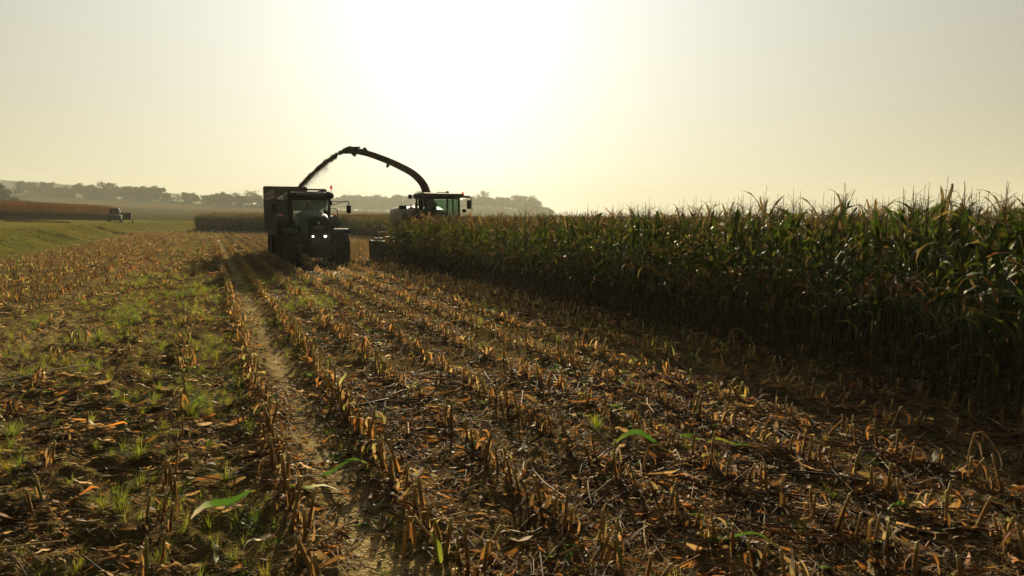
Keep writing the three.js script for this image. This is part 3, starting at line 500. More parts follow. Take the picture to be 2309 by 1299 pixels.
{
  const R = rngOf(55), lists = tufts.map(() => []), bank = tufts.map(() => []);
  const sow = (n, z0, z1, s) => { for (let i = 0; i < n; i++) { const Z = Math.sqrt(z0 * z0 + R() * (z1 * z1 - z0 * z0)), X = (R() * 2 - 1) * 0.8 * Z, [a, t] = AT(X, Z); if (a < BANK || a > 7.5 || R() > grassDens(a, t)) continue; const q = 0.75 + 0.5 * R(); lists[Math.floor(R() * 6)].push([X, ground(X, Z) - 0.01, -Z, (R() - .5) * .3, R() * 6.28, (R() - .5) * .3, s * (0.45 + 0.7 * R()), [q * (0.9 + 0.4 * R()), q, q]]); } };
  sow(4200, 3.2, 10, 0.8); sow(22000, 10, 24, 1.1); sow(36000, 24, 100, 1.4);
  const gr = thing('field_grass', 'green grass growing in streaks and patches among the stubble left of the tractor', 'grass', 0, 0, 0, 0, null, 'stuff');
  lists.forEach((l, k) => scatter('tufts', tufts[k], grassMat, l, gr));
  // taller clumps standing out of the low grass
  const clumpG = [0, 1, 2].map((k) => makeTuft(940 + k, 46, 0.26, 0.20, [0.155, 0.195, 0.016])), clumps = clumpG.map(() => []);
  for (let i = 0; i < 7000; i++) { const Z = Math.sqrt(10 + R() * 620), X = (R() * 2 - 1) * 0.8 * Z, [a, t] = AT(X, Z), m = smooth(0.52, 0.66, fbm(a * 1.6 + 31, t * 0.9, 3)); if (a < BANK || a > 7 || R() > (a < 0.3 ? (Z < 10 ? 0.95 : 0.55) * m * smooth(-5, -2.5, a) + 0.06 * bump(a, -1.2, 1) : 0.012 + 0.12 * bump(a, 1.2, 0.25) * m)) continue; clumps[i % 3].push([X, ground(X, Z) - 0.012, -Z, (R() - .5) * .3, R() * 6.28, (R() - .5) * .3, 0.45 + 0.55 * R(), [0.8 + 0.5 * R(), 0.8 + 0.3 * R(), 0.9]]); }
  clumps.forEach((l, k) => scatter('clumps', clumpG[k], grassMat, l, gr));
  // small broad-leaved weeds among the grass
  const weedG = [0, 1, 2].map((v) => { const g = new Leafy(), Q = rngOf(970 + v); for (let i = 0; i < 9; i++) { const az = i * 2.4 + Q(), len = 0.05 + 0.06 * Q(), up = 0.3 + 0.9 * Q(), k = 0.7 + 0.6 * Q(), P = [], W = []; for (let j = 0; j < 5; j++) { const u = j / 4; P.push(V(Math.cos(az) * len * u, len * up * (u - 0.5 * u * u) + 0.004, Math.sin(az) * len * u)); W.push(0.034 * [0.15, 0.55, 1, 0.85, 0.1][j]); } g.ribbon(P, W, V(-Math.sin(az), 0, Math.cos(az)), () => [0.05 * k, 0.10 * k, 0.014], { fold: 0.3, wave: 0.003 }); } return g.geo(); });
  const weeds = weedG.map(() => []); for (let i = 0; i < 5200; i++) { const Z = Math.sqrt(10 + R() * 560), X = (R() * 2 - 1) * 0.8 * Z, [a, t] = AT(X, Z); if (a < BANK || a > 6 || R() > 0.25 * grassDens(a, t) + 0.03) continue; weeds[i % 3].push([X, ground(X, Z), -Z, (R() - .5) * .3, R() * 6.28, (R() - .5) * .3, 0.6 + 0.9 * R(), [0.8 + 0.5 * R(), 0.9, 0.9]]); }
  weeds.forEach((l, k) => scatter('weeds', weedG[k], freshMat, l, gr));
  for (let i = 0; i < 90000; i++) {
    const Z = 26 + 140 * R() ** 1.4, X = -(0.30 + 0.50 * R()) * Z, [a, t] = AT(X, Z), z = zoneOf(X, Z); if (z !== 'grass_bank' && !(z === 'cut_strip' && R() < 0.25)) continue;
    const m = fbm(X * 0.5, Z * 0.5, 3), q = 0.7 + 0.7 * m; if (m < 0.3) continue;
    const dry = fbm(X * 0.12 + 4, Z * 0.12, 2) > 0.6; bank[Math.floor(R() * 6)].push([X, ground(X, Z) - 0.01, -Z, (R() - .5) * .5, R() * 6.28, (R() - .5) * .5, [1.5 + R(), 0.55 + 0.75 * R() * R(), 1.5 + R()], dry ? [1.2 * q, 0.82 * q, 0.8 * q] : [0.95 * q, 0.8 * q, 0.9 * q]]);
  }
  const bk = thing('bank_grass', 'short mown grass covering the bank and track at the left', 'grass', 0, 0, 0, 0, null, 'stuff');
  bank.forEach((l, k) => scatter('tufts', tufts[k], grassMat, l, bk));
  // the dark swath rows on the mown strip
  const sw = []; for (let i = 0; i < 2600; i++) { const u = R(), X = lerp(-62, -46, u) + (R() - .5) * 0.8, Z = lerp(72, 82, u) + (R() - .5) * 1.2, k = fbm(u * 14, 2, 2); if (k < 0.45) continue; sw.push([X, groundBase(X, Z) + 0.15 * k * R() - 0.1, -Z, 1.3 * (R() - .5), R() * 6.28, 1.3 * (R() - .5), 0.8 + 0.6 * R(), [0.5, 0.36, 0.3]]); }
  scatter('stalks', stubs[3].all, dryMat, sw.slice(0, 1500), thing('mown_swath', 'low dark swath of mown stalks lying on the brown strip at the left', 'swath', 0, 0, 0, 0, null, 'stuff'));
}
// ------------------------------------------------------------------ machine materials
const noiseTex = grain(256, (u, v) => 0.72 + 0.5 * (fbm(u * 8, v * 8, 5, 8) - 0.5) + 0.12 * (noise(u * 90, v * 90, 90) - 0.5));
const roughTex = grain(256, (u, v) => { const k = 0.55 + 0.7 * (fbm(u * 6 + 2, v * 6, 5, 6) - 0.3); return k; });
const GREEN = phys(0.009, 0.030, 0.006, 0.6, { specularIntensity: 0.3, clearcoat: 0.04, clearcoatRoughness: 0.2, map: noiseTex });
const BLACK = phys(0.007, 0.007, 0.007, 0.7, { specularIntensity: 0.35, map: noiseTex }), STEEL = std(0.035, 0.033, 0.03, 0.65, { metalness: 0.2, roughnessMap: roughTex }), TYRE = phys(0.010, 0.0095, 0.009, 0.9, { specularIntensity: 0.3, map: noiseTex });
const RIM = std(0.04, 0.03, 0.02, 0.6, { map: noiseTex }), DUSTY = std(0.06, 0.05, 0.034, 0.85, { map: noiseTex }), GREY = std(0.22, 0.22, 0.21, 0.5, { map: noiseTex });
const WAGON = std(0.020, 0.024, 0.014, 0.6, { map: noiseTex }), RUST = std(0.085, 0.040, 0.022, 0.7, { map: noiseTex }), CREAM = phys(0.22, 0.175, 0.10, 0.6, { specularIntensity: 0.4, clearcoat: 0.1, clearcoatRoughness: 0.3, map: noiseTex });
const GLASS = phys(0.86, 0.95, 0.90, 0.02, { transmission: 1, thickness: 0, ior: 1.5 }), TINT = phys(0.55, 0.66, 0.59, 0.02, { transmission: 1, thickness: 0, ior: 1.5 });
const DUSTGLASS = phys(0.86, 0.93, 0.88, 0.22, { transmission: 1, thickness: 0, ior: 1.5 });
const MIRROR = std(0.6, 0.6, 0.6, 0.08, { metalness: 1 }), CHROME = std(0.6, 0.6, 0.58, 0.2, { metalness: 1 }), ORANGE = phys(0.95, 0.34, 0.02, 0.5, { transmission: 0.6, thickness: 0 });
const REDLENS = phys(0.6, 0.06, 0.02, 0.12, { clearcoat: 1, clearcoatRoughness: 0.05 });
const LIT = new THREE.MeshStandardMaterial({ color: 0xffffff, emissive: new THREE.Color().setRGB(1, 0.86, 0.62), emissiveIntensity: 5, roughness: 0.3 });
const SILVER = phys(0.024, 0.026, 0.028, 0.7, { specularIntensity: 0.15, clearcoat: 0.05, clearcoatRoughness: 0.2 }), CLOTH = std(0.03, 0.035, 0.05, 0.95), SKIN = std(0.32, 0.18, 0.12, 0.6), HAIR = std(0.02, 0.015, 0.01, 0.8), SEAT = std(0.02, 0.02, 0.022, 0.9);
const CHOP = std(0.17, 0.125, 0.05, 0.95, { map: noiseTex });
const at = (o) => { const m = new THREE.Matrix4().compose(o.position, o.quaternion, o.scale); return (x, y, z) => V(x, y, z).applyMatrix4(m); };

function wheel(parent, R, w, x, y, z, lugs = 18, rim = RIM) {
  const r0 = R * 0.56, pr = [[r0, -w * 0.36], [R * 0.72, -w * 0.47], [R * 0.88, -w * 0.5], [R * 0.965, -w * 0.43], [R * 0.975, 0], [R * 0.965, w * 0.43], [R * 0.88, w * 0.5], [R * 0.72, w * 0.47], [r0, w * 0.36]];
  const list = [new THREE.LatheGeometry(pr.map(([a, b]) => new THREE.Vector2(a, b)), 36).rotateZ(Math.PI / 2)];
  for (let i = 0; i < lugs; i++) for (const s of [-1, 1]) {
    const g = new THREE.BoxGeometry(w * 0.55, R * 0.055, R * 0.075); g.rotateY(s * 0.62); g.translate(s * w * 0.235, R * 0.985, 0); g.rotateX((i + (s > 0 ? 0.5 : 0)) / lugs * Math.PI * 2); list.push(g);
    const h = new THREE.BoxGeometry(w * 0.03, R * 0.12, R * 0.075); h.translate(s * w * 0.49, R * 0.92, s * 0.02); h.rotateX((i + 0.25 + (s > 0 ? 0.5 : 0)) / lugs * Math.PI * 2); list.push(h);
  }
  const tyre = part('wheel', list, TYRE, parent); tyre.position.set(x, y, z);
  const rl = [new THREE.LatheGeometry([[0.02, 0.0], [r0 * 0.35, 0.02], [r0 * 0.4, -w * 0.05], [r0 * 0.8, -w * 0.12], [r0 * 0.86, w * 0.3], [r0 * 1.02, w * 0.36], [r0 * 1.02, -w * 0.36], [r0 * 0.86, -w * 0.3]].map(([a, b]) => new THREE.Vector2(a, b)), 28).rotateZ(x < 0 ? Math.PI / 2 : -Math.PI / 2)];
  for (let i = 0; i < 8; i++) { const a = i / 8 * 6.283; rl.push(cyl(0.018, 0.018, 0.05, Math.sign(x || 1) * 0.01, Math.cos(a) * r0 * 0.55, Math.sin(a) * r0 * 0.55, 0, 0, Math.PI / 2, 6)); }
  part('rim', rl, rim, tyre);
  return tyre;
}
function mirrorHead(parent, name, x, y, z, w, h) { const m = part(name, rbox(w, h, 0.07, 0, 0, 0, 0.03), BLACK, parent); m.position.set(x, y, z); part('mirror_glass', rbox(w * 0.84, h * 0.88, 0.006, 0, 0, -0.036, 0.002), MIRROR, m); return m; }

// ------------------------------------------------------------------ tractor
const tractor = thing('tractor', 'dark green tractor with two lit headlights driving towards the viewer in front of the wagon', 'tractor', -8.48, groundBase(-8.48, 29.6), -29.6, 23 * RAD);
{
  const t = tractor, FW = 0.75, RW = 1.02;
  for (const s of [-1, 1]) { wheel(t, FW, 0.60, s * 1.04, FW - 0.03, 0, 17); wheel(t, RW, 0.70, s * 1.02, RW - 0.03, -2.9, 19); }
  for (const s of [-1, 1]) {
    part('front_fender', [arcPlate(0.86, 0.025, 0.62, 50 * RAD, 140 * RAD, s * 1.06, FW, 0), slab([V(s * 0.76, FW + 0.78, 0.34), V(s * 1.42, FW + 0.80, 0.36), V(s * 1.34, FW + 0.66, 0.50), V(s * 0.78, FW + 0.66, 0.48)], 0.02), bar(V(s * 0.55, FW + 0.2, -0.1), V(s * 0.85, FW + 0.84, -0.1), 0.03)], BLACK, t);
    const rf = part('rear_fender', [arcPlate(1.16, 0.03, 0.62, 35 * RAD, 165 * RAD, s * 1.04, RW, -2.9, 20), ...[0, 1].map((q) => slab([V(s * 0.74, RW + 0.3, -2.1 - q * 0.8), V(s * 0.74, RW + 1.1, -2.4 - q * 0.5), V(s * 0.74, RW + 1.1, -3.1), V(s * 0.74, RW + 0.2, -3.6)], 0.02 + 0.002 * q))], s > 0 ? GREEN : BLACK, t);
    part('tail_lamp', rbox(0.16, 0.1, 0.1, s * 1.22, RW + 1.17, -2.62, 0.03), REDLENS, rf);
    if (s > 0) part('handrail', [tube([V(0.80, 1.98, -2.1), V(0.80, 2.42, -2.1), V(0.84, 2.47, -2.1), V(1.20, 2.47, -2.1), V(1.25, 2.42, -2.1), V(1.25, 2.02, -2.1)], 0.022, 30)], BLACK, t);
  }
  // bonnet: rounded sections from the windscreen to the nose
  const sec = (z, w, y0, y1, k = 0.16) => { const p = []; for (const [cx, cy, a0] of [[w / 2 - k, y1 - k, 0], [-w / 2 + k, y1 - k, 90], [-w / 2 + 0.05, y0 + 0.05, 180], [w / 2 - 0.05, y0 + 0.05, 270]]) for (let i = 0; i <= 5; i++) { const a = (a0 + 18 * i) * RAD, r = a0 < 180 ? k : 0.05; p.push(V(cx + Math.cos(a) * r, cy + Math.sin(a) * r, z)); } return p; };
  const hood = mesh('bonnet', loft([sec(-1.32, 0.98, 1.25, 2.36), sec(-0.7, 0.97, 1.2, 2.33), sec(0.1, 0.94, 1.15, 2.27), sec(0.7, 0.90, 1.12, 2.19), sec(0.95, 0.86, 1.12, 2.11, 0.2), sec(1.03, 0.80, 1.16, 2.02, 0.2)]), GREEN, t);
  const gz = 1.035, slats = []; for (let i = 0; i < 7; i++) slats.push(rbox(0.62 - i * 0.02, 0.018, 0.02, 0, 1.40 + i * 0.058, gz + 0.012, 0.006));
  const gr = part('grille', [loft([sec(gz - 0.03, 0.74, 1.2, 1.96, 0.18), sec(gz + 0.012, 0.70, 1.22, 1.92, 0.18)])], BLACK, t);
  slats.forEach((s) => part('slat', s, STEEL, gr));
  part('emblem', [new THREE.ExtrudeGeometry(new THREE.Shape([[0, 0.10], [0.045, -0.05], [0.015, -0.03], [0, 0.02], [-0.015, -0.03], [-0.045, -0.05]].map((q) => new THREE.Vector2(...q))), { depth: 0.01, bevelEnabled: false }).translate(0, 1.84, gz + 0.014)], CHROME, gr);
  const font = await new FontLoader().loadAsync('fonts/droid/droid_sans_bold.typeface.json');
  const tx = new TextGeometry('FENDT', { font, size: 0.062, depth: 0.006, curveSegments: 3 }); tx.computeBoundingBox(); tx.scale(1.35, 1, 1); tx.computeBoundingBox(); tx.translate(-tx.boundingBox.max.x / 2, 1.645, gz + 0.03);
  part('lettering', [tx, rbox(0.52, 0.11, 0.014, 0, 1.675, gz + 0.02, 0.005)].slice(0, 1), std(0.2, 0.2, 0.19, 0.4, { metalness: 0.6 }), gr);
  const P = at(t);
  for (const x of [-0.25, 0.25]) {
    const h = part('headlight', [rbox(0.2, 0.13, 0.06, x, 1.30, gz + 0.02, 0.03)], BLACK, t);
    mesh('headlight_lamp', new THREE.SphereGeometry(x < 0 ? 0.036 : 0.05, 16, 10).scale(1, 0.8, 0.5).translate(x, 1.30, gz + 0.05), LIT, h);
    const L = new THREE.SpotLight(new THREE.Color().setRGB(1, 0.88, 0.66), 60, 40, 0.5, 0.5, 2); L.position.copy(P(x, 1.30, gz + 0.12)); L.target.position.copy(P(x, 0.2, gz + 14)); L.castShadow = true; scene.add(L, L.target);
  }
  part('chassis', [rbox(0.62, 0.75, 3.4, 0, 0.95, -0.7, 0.04), rbox(1.3, 0.28, 0.34, 0, 0.72, 0, 0.06), rbox(0.5, 0.5, 1.2, 0, 0.95, -2.9, 0.06), rbox(1.5, 0.4, 0.4, 0, 1.0, -2.9, 0.08)], BLACK, t);
  part('front_weight', [rbox(1.02, 0.44, 0.5, 0, 0.66, 1.42, 0.06), rbox(0.84, 0.12, 0.2, 0, 0.94, 1.38, 0.03), rbox(0.5, 0.4, 0.25, 0, 0.85, 1.12, 0.03)], BLACK, t);
  part('fuel_tank', rbox(0.44, 0.72, 1.15, -0.98, 0.98, -1.3, 0.1), BLACK, t); part('battery_box', rbox(0.40, 0.5, 0.8, 0.98, 1.05, -1.25, 0.05), BLACK, t);
  for (let i = 0; i < 3; i++) part('step', rbox(0.36, 0.04, 0.3, 1.16, 0.55 + i * 0.33, -1.75, 0.01), STEEL, t);
  part('exhaust', [cyl(0.10, 0.11, 1.25, -0.92, 2.30, -1.30), cyl(0.06, 0.06, 0.45, -0.92, 3.05, -1.30), cyl(0.12, 0.12, 0.05, -0.92, 2.9, -1.3), bar(V(-0.92, 1.75, -1.3), V(-0.5, 1.6, -1.1), 0.07)], BLACK, t);
  part('air_intake', [rbox(0.18, 0.7, 0.2, 0.62, 2.05, -1.30, 0.06)], BLACK, t);
  // cab
  const c = (x, y, z) => V(x, y, z), post = [];
  const A = [0.76, 1.55, -1.45], At = [0.86, 2.95, -1.62], B = [0.92, 1.55, -2.35], Bt = [0.90, 2.95, -2.4], C = [0.88, 1.95, -3.2], Ct = [0.86, 2.95, -3.15];
  for (const s of [-1, 1]) { const q = ([x, y, z]) => c(s * x, y, z); post.push(beam(q(A), q(At), 0.09, 0.1), beam(q(B), q(Bt), 0.08, 0.08), beam(q(C), q(Ct), 0.1, 0.1), beam(q([0.8, 1.58, -1.45]), q([0.92, 1.58, -2.35]), 0.08, 0.1), beam(q([0.9, 2.0, -2.38]), q(C), 0.08, 0.1)); }
  post.push(beam(c(-0.78, 1.58, -1.45), c(0.78, 1.58, -1.45), 0.1, 0.1), beam(c(-0.86, 2.9, -1.62), c(0.86, 2.9, -1.62), 0.1, 0.1), beam(c(-0.86, 1.98, -3.2), c(0.86, 1.98, -3.2), 0.1, 0.1));
  const cab = part('cab', post, BLACK, t);
  const pane = (p, m = GLASS) => part('window_pane', slab(p, 0.006), m, cab);
  const ws = part('windscreen', slab([c(-0.71, 1.66, -1.42), c(0.71, 1.66, -1.42), c(0.80, 2.84, -1.58), c(-0.80, 2.84, -1.58)], 0.006), DUSTGLASS, cab);
  for (const s of [-1, 1]) { pane([c(s * 0.80, 1.68, -1.52), c(s * 0.925, 1.68, -2.30), c(s * 0.905, 2.86, -2.34), c(s * 0.868, 2.86, -1.68)]); pane([c(s * 0.925, 2.08, -2.42), c(s * 0.885, 2.08, -3.12), c(s * 0.87, 2.86, -3.08), c(s * 0.905, 2.86, -2.44)]); }
  pane([c(-0.82, 2.08, -3.21), c(0.82, 2.08, -3.21), c(0.80, 2.86, -3.17), c(-0.80, 2.86, -3.17)]);
  part('wiper', [bar(c(0.1, 1.7, -1.38), c(-0.35, 2.35, -1.46), 0.012)], BLACK, cab);
  part('cab_floor', [rbox(1.5, 0.12, 1.7, 0, 1.5, -2.3, 0.02), rbox(1.2, 0.5, 0.5, 0, 1.7, -3.0, 0.05)], BLACK, cab);
  const rs = (y, k) => [[-1.02, -1.42], [-0.9, -1.30], [0.9, -1.30], [1.02, -1.42], [1.04, -3.1], [0.9, -3.32], [-0.9, -3.32], [-1.04, -3.1]].map(([x, z]) => V(x * k, y, -2.3 + (z + 2.3) * k));
  const roof = part('roof', [loft([rs(2.93, 0.93), rs(2.98, 1.0), rs(3.10, 1.0), rs(3.20, 0.95), rs(3.25, 0.82)].reverse()).toNonIndexed()], BLACK, t);
  roof.geometry.computeVertexNormals();
  part('roof_visor', [rbox(1.30, 0.13, 0.12, 0, 3.14, -1.30, 0.05)], GREY, roof);
  for (const [x, n] of [[-0.78, 1], [0.78, 1]]) part('work_light', [rbox(0.36, 0.2, 0.18, x, 3.10, -1.28, 0.08), ball(0.075, x - 0.08, 3.10, -1.18, 1, 1, 0.4), ball(0.075, x + 0.08, 3.10, -1.18, 1, 1, 0.4)], BLACK, roof);
  part('beacon', [bar(c(1.0, 3.1, -2.2), c(1.02, 3.42, -2.2), 0.014)], STEEL, roof);
  part('beacon_lens', [cyl(0.05, 0.062, 0.11, 1.02, 3.46, -2.2), ball(0.05, 1.02, 3.515, -2.2)], ORANGE, roof);
  // mirrors on long arms
  part('mirror_arm', [bar(c(0.90, 2.82, -1.6), c(1.30, 2.80, -1.45), 0.018), bar(c(0.90, 2.64, -1.6), c(1.28, 2.74, -1.45), 0.016), tube([c(1.28, 2.77, -1.45), c(1.42, 2.80, -1.42), c(1.58, 2.82, -1.4), c(1.66, 2.80, -1.4), c(1.67, 2.66, -1.4)], 0.024, 20), rbox(0.08, 0.14, 0.08, 0.92, 2.73, -1.6, 0.02)], BLACK, t);
  mirrorHead(t, 'mirror', 1.67, 2.46, -1.4, 0.20, 0.36);
  part('mirror_arm', [bar(c(-0.90, 2.82, -1.6), c(-1.40, 2.84, -1.45), 0.018), tube([c(-1.3, 2.84, -1.45), c(-1.5, 2.84, -1.42), c(-1.56, 2.74, -1.4)], 0.022, 16)], BLACK, t);
  mirrorHead(t, 'mirror', -1.56, 2.50, -1.4, 0.22, 0.40);
  part('driver_seat', [rbox(0.52, 0.14, 0.5, 0, 2.02, -2.55, 0.05), rbox(0.5, 0.66, 0.13, 0, 2.38, -2.84, 0.05, -0.12), rbox(0.34, 0.4, 0.34, 0, 1.77, -2.55, 0.04), rbox(0.1, 0.1, 0.4, -0.34, 2.22, -2.5, 0.03)], SEAT, t);
  const sw = part('steering_wheel', [new THREE.TorusGeometry(0.20, 0.016, 8, 28).rotateX(Math.PI / 2 - 0.55).translate(0, 2.25, -1.98), bar(c(0, 2.25, -1.98), c(0, 1.75, -1.72), 0.04), bar(c(-0.19, 2.25, -1.98), c(0.19, 2.25, -1.98), 0.012)], BLACK, t);
  part('dashboard', [rbox(0.7, 0.3, 0.28, 0, 1.72, -1.66, 0.08)], BLACK, t);
}
// the driver: one continuous figure from a distance field of tapered limbs
function figure(bones, lo, hi, res) {
  const size = Math.max(hi.x - lo.x, hi.y - lo.y, hi.z - lo.z), mc = new MarchingCubes(res, new THREE.MeshStandardMaterial(), false, false, 60000), half = res / 2; mc.isolation = 0; mc.reset?.();
  const d = bones.map(([a, b]) => b.clone().sub(a)), p = V(0, 0, 0), mid = lo.clone().add(hi).multiplyScalar(0.5);
  for (let k = 0; k < res; k++) for (let j = 0; j < res; j++) for (let i = 0; i < res; i++) {
    p.set((i - half) / half, (j - half) / half, (k - half) / half).multiplyScalar(size / 2).add(mid); let s = 0;
    bones.forEach(([a, b, ra, rb], n) => { const l2 = d[n].lengthSq() || 1e-9, u = clamp(p.clone().sub(a).dot(d[n]) / l2, 0, 1), q = p.distanceTo(a.clone().addScaledVector(d[n], u)) - lerp(ra, rb, u); s += Math.exp(-q * 45); });
    mc.field[k * res * res + j * res + i] = Math.log(Math.max(s, 1e-30)) / 45;
  }
  mc.update();
  const g = new THREE.BufferGeometry(), P = mc.positionArray.slice(0, mc.count * 3), N = mc.normalArray.slice(0, mc.count * 3);
  for (let i = 0; i < mc.count; i++) for (let c = 0; c < 3; c++) P[i * 3 + c] = P[i * 3 + c] * size / 2 + mid.getComponent(c);
  g.setAttribute('position', new THREE.BufferAttribute(P, 3)); g.setAttribute('normal', new THREE.BufferAttribute(N, 3)); return g;
}
{
  const d = thing('person', 'driver in dark clothes sitting in the tractor cab with both hands on the steering wheel', 'person', tractor.position.x, tractor.position.y, tractor.position.z, 23 * RAD);
  const v = V, bones = [[v(0, 2.16, -2.60), v(0, 2.38, -2.63), 0.15, 0.15], [v(0, 2.38, -2.63), v(0, 2.56, -2.62), 0.16, 0.12], [v(-0.16, 2.60, -2.62), v(0.16, 2.60, -2.62), 0.065, 0.065], [v(0, 2.62, -2.62), v(0, 2.74, -2.59), 0.055, 0.05]];
  const head = [[v(0, 2.80, -2.58), v(0, 2.845, -2.59), 0.092, 0.098], [v(0, 2.755, -2.53), v(0, 2.78, -2.55), 0.055, 0.07], [v(0, 2.80, -2.49), v(0, 2.785, -2.475), 0.012, 0.016], [v(-0.098, 2.80, -2.59), v(-0.1, 2.82, -2.6), 0.018, 0.02], [v(0.098, 2.80, -2.59), v(0.1, 2.82, -2.6), 0.018, 0.02]];
  const hands = [];
  for (const s of [-1, 1]) {
    const sh = v(s * 0.2, 2.58, -2.62), el = v(s * 0.27, 2.34, -2.40), wr = v(s * 0.19, 2.31, -2.14);
    bones.push([sh, el, 0.062, 0.05], [el, wr, 0.048, 0.034], [v(s * 0.09, 2.14, -2.58), v(s * 0.14, 2.17, -2.16), 0.09, 0.068], [v(s * 0.14, 2.17, -2.16), v(s * 0.14, 1.72, -2.05), 0.06, 0.045], [v(s * 0.14, 1.68, -2.07), v(s * 0.15, 1.64, -1.86), 0.045, 0.035]);
    hands.push([wr, v(s * 0.18, 2.305, -2.05), 0.032, 0.036]);
    for (let f = 0; f < 4; f++) { const b = v(s * 0.18 + (f - 1.5) * 0.019, 2.315, -2.03), m = b.clone().add(v(0, 0.012, 0.034 - Math.abs(f - 1.3) * 0.004)), e = m.clone().add(v(0, -0.03, 0.012)); hands.push([b, m, 0.0095, 0.009], [m, e, 0.009, 0.008]); }
    hands.push([v(s * 0.16, 2.30, -2.07), v(s * 0.135, 2.29, -2.02), 0.012, 0.01], [v(s * 0.135, 2.29, -2.02), v(s * 0.135, 2.27, -1.99), 0.01, 0.009]);
  }
  mesh('body', figure([...bones, ...head.slice(0, 2)], v(-0.5, 1.5, -2.95), v(0.5, 3.0, -1.75), 72), CLOTH, d);
  mesh('head', figure(head, v(-0.15, 2.68, -2.74), v(0.15, 2.98, -2.44), 56), SKIN, d);
  mesh('hands', figure(hands, v(-0.27, 2.2, -2.2), v(0.27, 2.4, -1.9), 96), SKIN, d);
  mesh('hair', figure([[v(0, 2.85, -2.61), v(0, 2.875, -2.60), 0.1, 0.1], [v(0, 2.8, -2.66), v(0, 2.84, -2.64), 0.06, 0.08]], v(-0.16, 2.7, -2.8), v(0.16, 3.02, -2.48), 40), HAIR, d);
}

// ------------------------------------------------------------------ forage wagon behind the tractor
const wagon = thing('forage_wagon', 'tall ribbed forage wagon hitched behind the tractor, taking in the chopped maize', 'wagon', -11.03, groundBase(-11.0, 36), -36, 24 * RAD);
{
  const t = wagon, L = 7.6, W = 2.5, F = 1.28, H = 3.55, v = V;
  for (const s of [-1, 1]) {
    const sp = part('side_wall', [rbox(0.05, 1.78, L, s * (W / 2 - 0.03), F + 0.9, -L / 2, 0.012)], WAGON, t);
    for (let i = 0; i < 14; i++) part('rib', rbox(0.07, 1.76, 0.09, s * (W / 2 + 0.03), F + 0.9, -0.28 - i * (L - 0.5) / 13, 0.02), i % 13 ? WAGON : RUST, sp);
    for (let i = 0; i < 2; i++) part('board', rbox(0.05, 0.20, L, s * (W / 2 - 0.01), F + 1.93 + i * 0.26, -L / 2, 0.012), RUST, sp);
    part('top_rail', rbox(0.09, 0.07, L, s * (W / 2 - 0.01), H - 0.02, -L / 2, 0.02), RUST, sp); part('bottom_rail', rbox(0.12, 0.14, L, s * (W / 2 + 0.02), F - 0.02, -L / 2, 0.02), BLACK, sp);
    part('corner_post', rbox(0.12, H - F + 0.05, 0.12, s * (W / 2 - 0.0), (H + F) / 2, 0.01, 0.02), RUST, t); part('corner_post', rbox(0.12, H - F + 0.45, 0.12, s * (W / 2 - 0.0), (H + F) / 2 + 0.2, -L, 0.02), RUST, t);
    part('mudguard', [rbox(0.32, 0.05, 3.0, s * (W / 2 - 0.06), F - 0.22, -5.0, 0.02)], BLACK, t);
  }
  part('front_wall', [rbox(W - 0.1, 1.62, 0.05, 0, F + 0.82, 0, 0.012), rbox(W - 0.1, 0.08, 0.08, 0, F + 1.66, 0.0, 0.02)], WAGON, t);
  part('front_bar', [rbox(W, 0.09, 0.09, 0, H + 0.0, 0.02, 0.02)], RUST, t);
  for (const x of [-0.62, 0, 0.62]) part('front_post', rbox(0.07, 1.6, 0.07, x, F + 0.82, 0.06, 0.02), WAGON, t);
  part('tailgate', [rbox(W - 0.02, H - F + 0.42, 0.07, 0, (H + F) / 2 + 0.2, -L - 0.03, 0.02), rbox(W, 0.1, 0.12, 0, H + 0.42, -L - 0.03, 0.03)], RUST, t);
  part('floor', [rbox(W - 0.06, 0.1, L, 0, F, -L / 2, 0.02)], BLACK, t);
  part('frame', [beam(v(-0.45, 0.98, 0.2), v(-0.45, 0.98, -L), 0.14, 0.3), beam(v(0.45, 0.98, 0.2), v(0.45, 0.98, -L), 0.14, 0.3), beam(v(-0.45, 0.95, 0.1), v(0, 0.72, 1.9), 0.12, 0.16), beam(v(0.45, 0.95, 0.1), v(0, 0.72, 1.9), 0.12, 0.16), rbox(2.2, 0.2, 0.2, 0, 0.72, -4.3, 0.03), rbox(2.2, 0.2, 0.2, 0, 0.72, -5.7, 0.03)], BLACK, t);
  for (const z of [-4.3, -5.7]) for (const s of [-1, 1]) wheel(t, 0.68, 0.56, s * 0.97, 0.66, z, 16);
  // its load
  const load = thing('chopped_maize', 'heap of chopped maize filling the wagon behind its front bar', 'chopped maize', wagon.position.x, wagon.position.y, wagon.position.z, 24 * RAD, null, 'stuff');
  const g = new THREE.PlaneGeometry(W - 0.12, L - 0.12, 40, 90).rotateX(-Math.PI / 2).translate(0, 0, -L / 2), p = g.attributes.position;
  for (let i = 0; i < p.count; i++) { const x = p.getX(i), z = p.getZ(i); p.setY(i, 2.55 + 0.85 * bump(z, -3.2, 2.2) * Math.cos(x * 0.9) + 0.12 * (fbm(x * 3, z * 3, 3) - .5) + 0.05 * noise(x * 12, z * 12)); } g.computeVertexNormals();
  mesh('heap', g, CHOP, load);
}

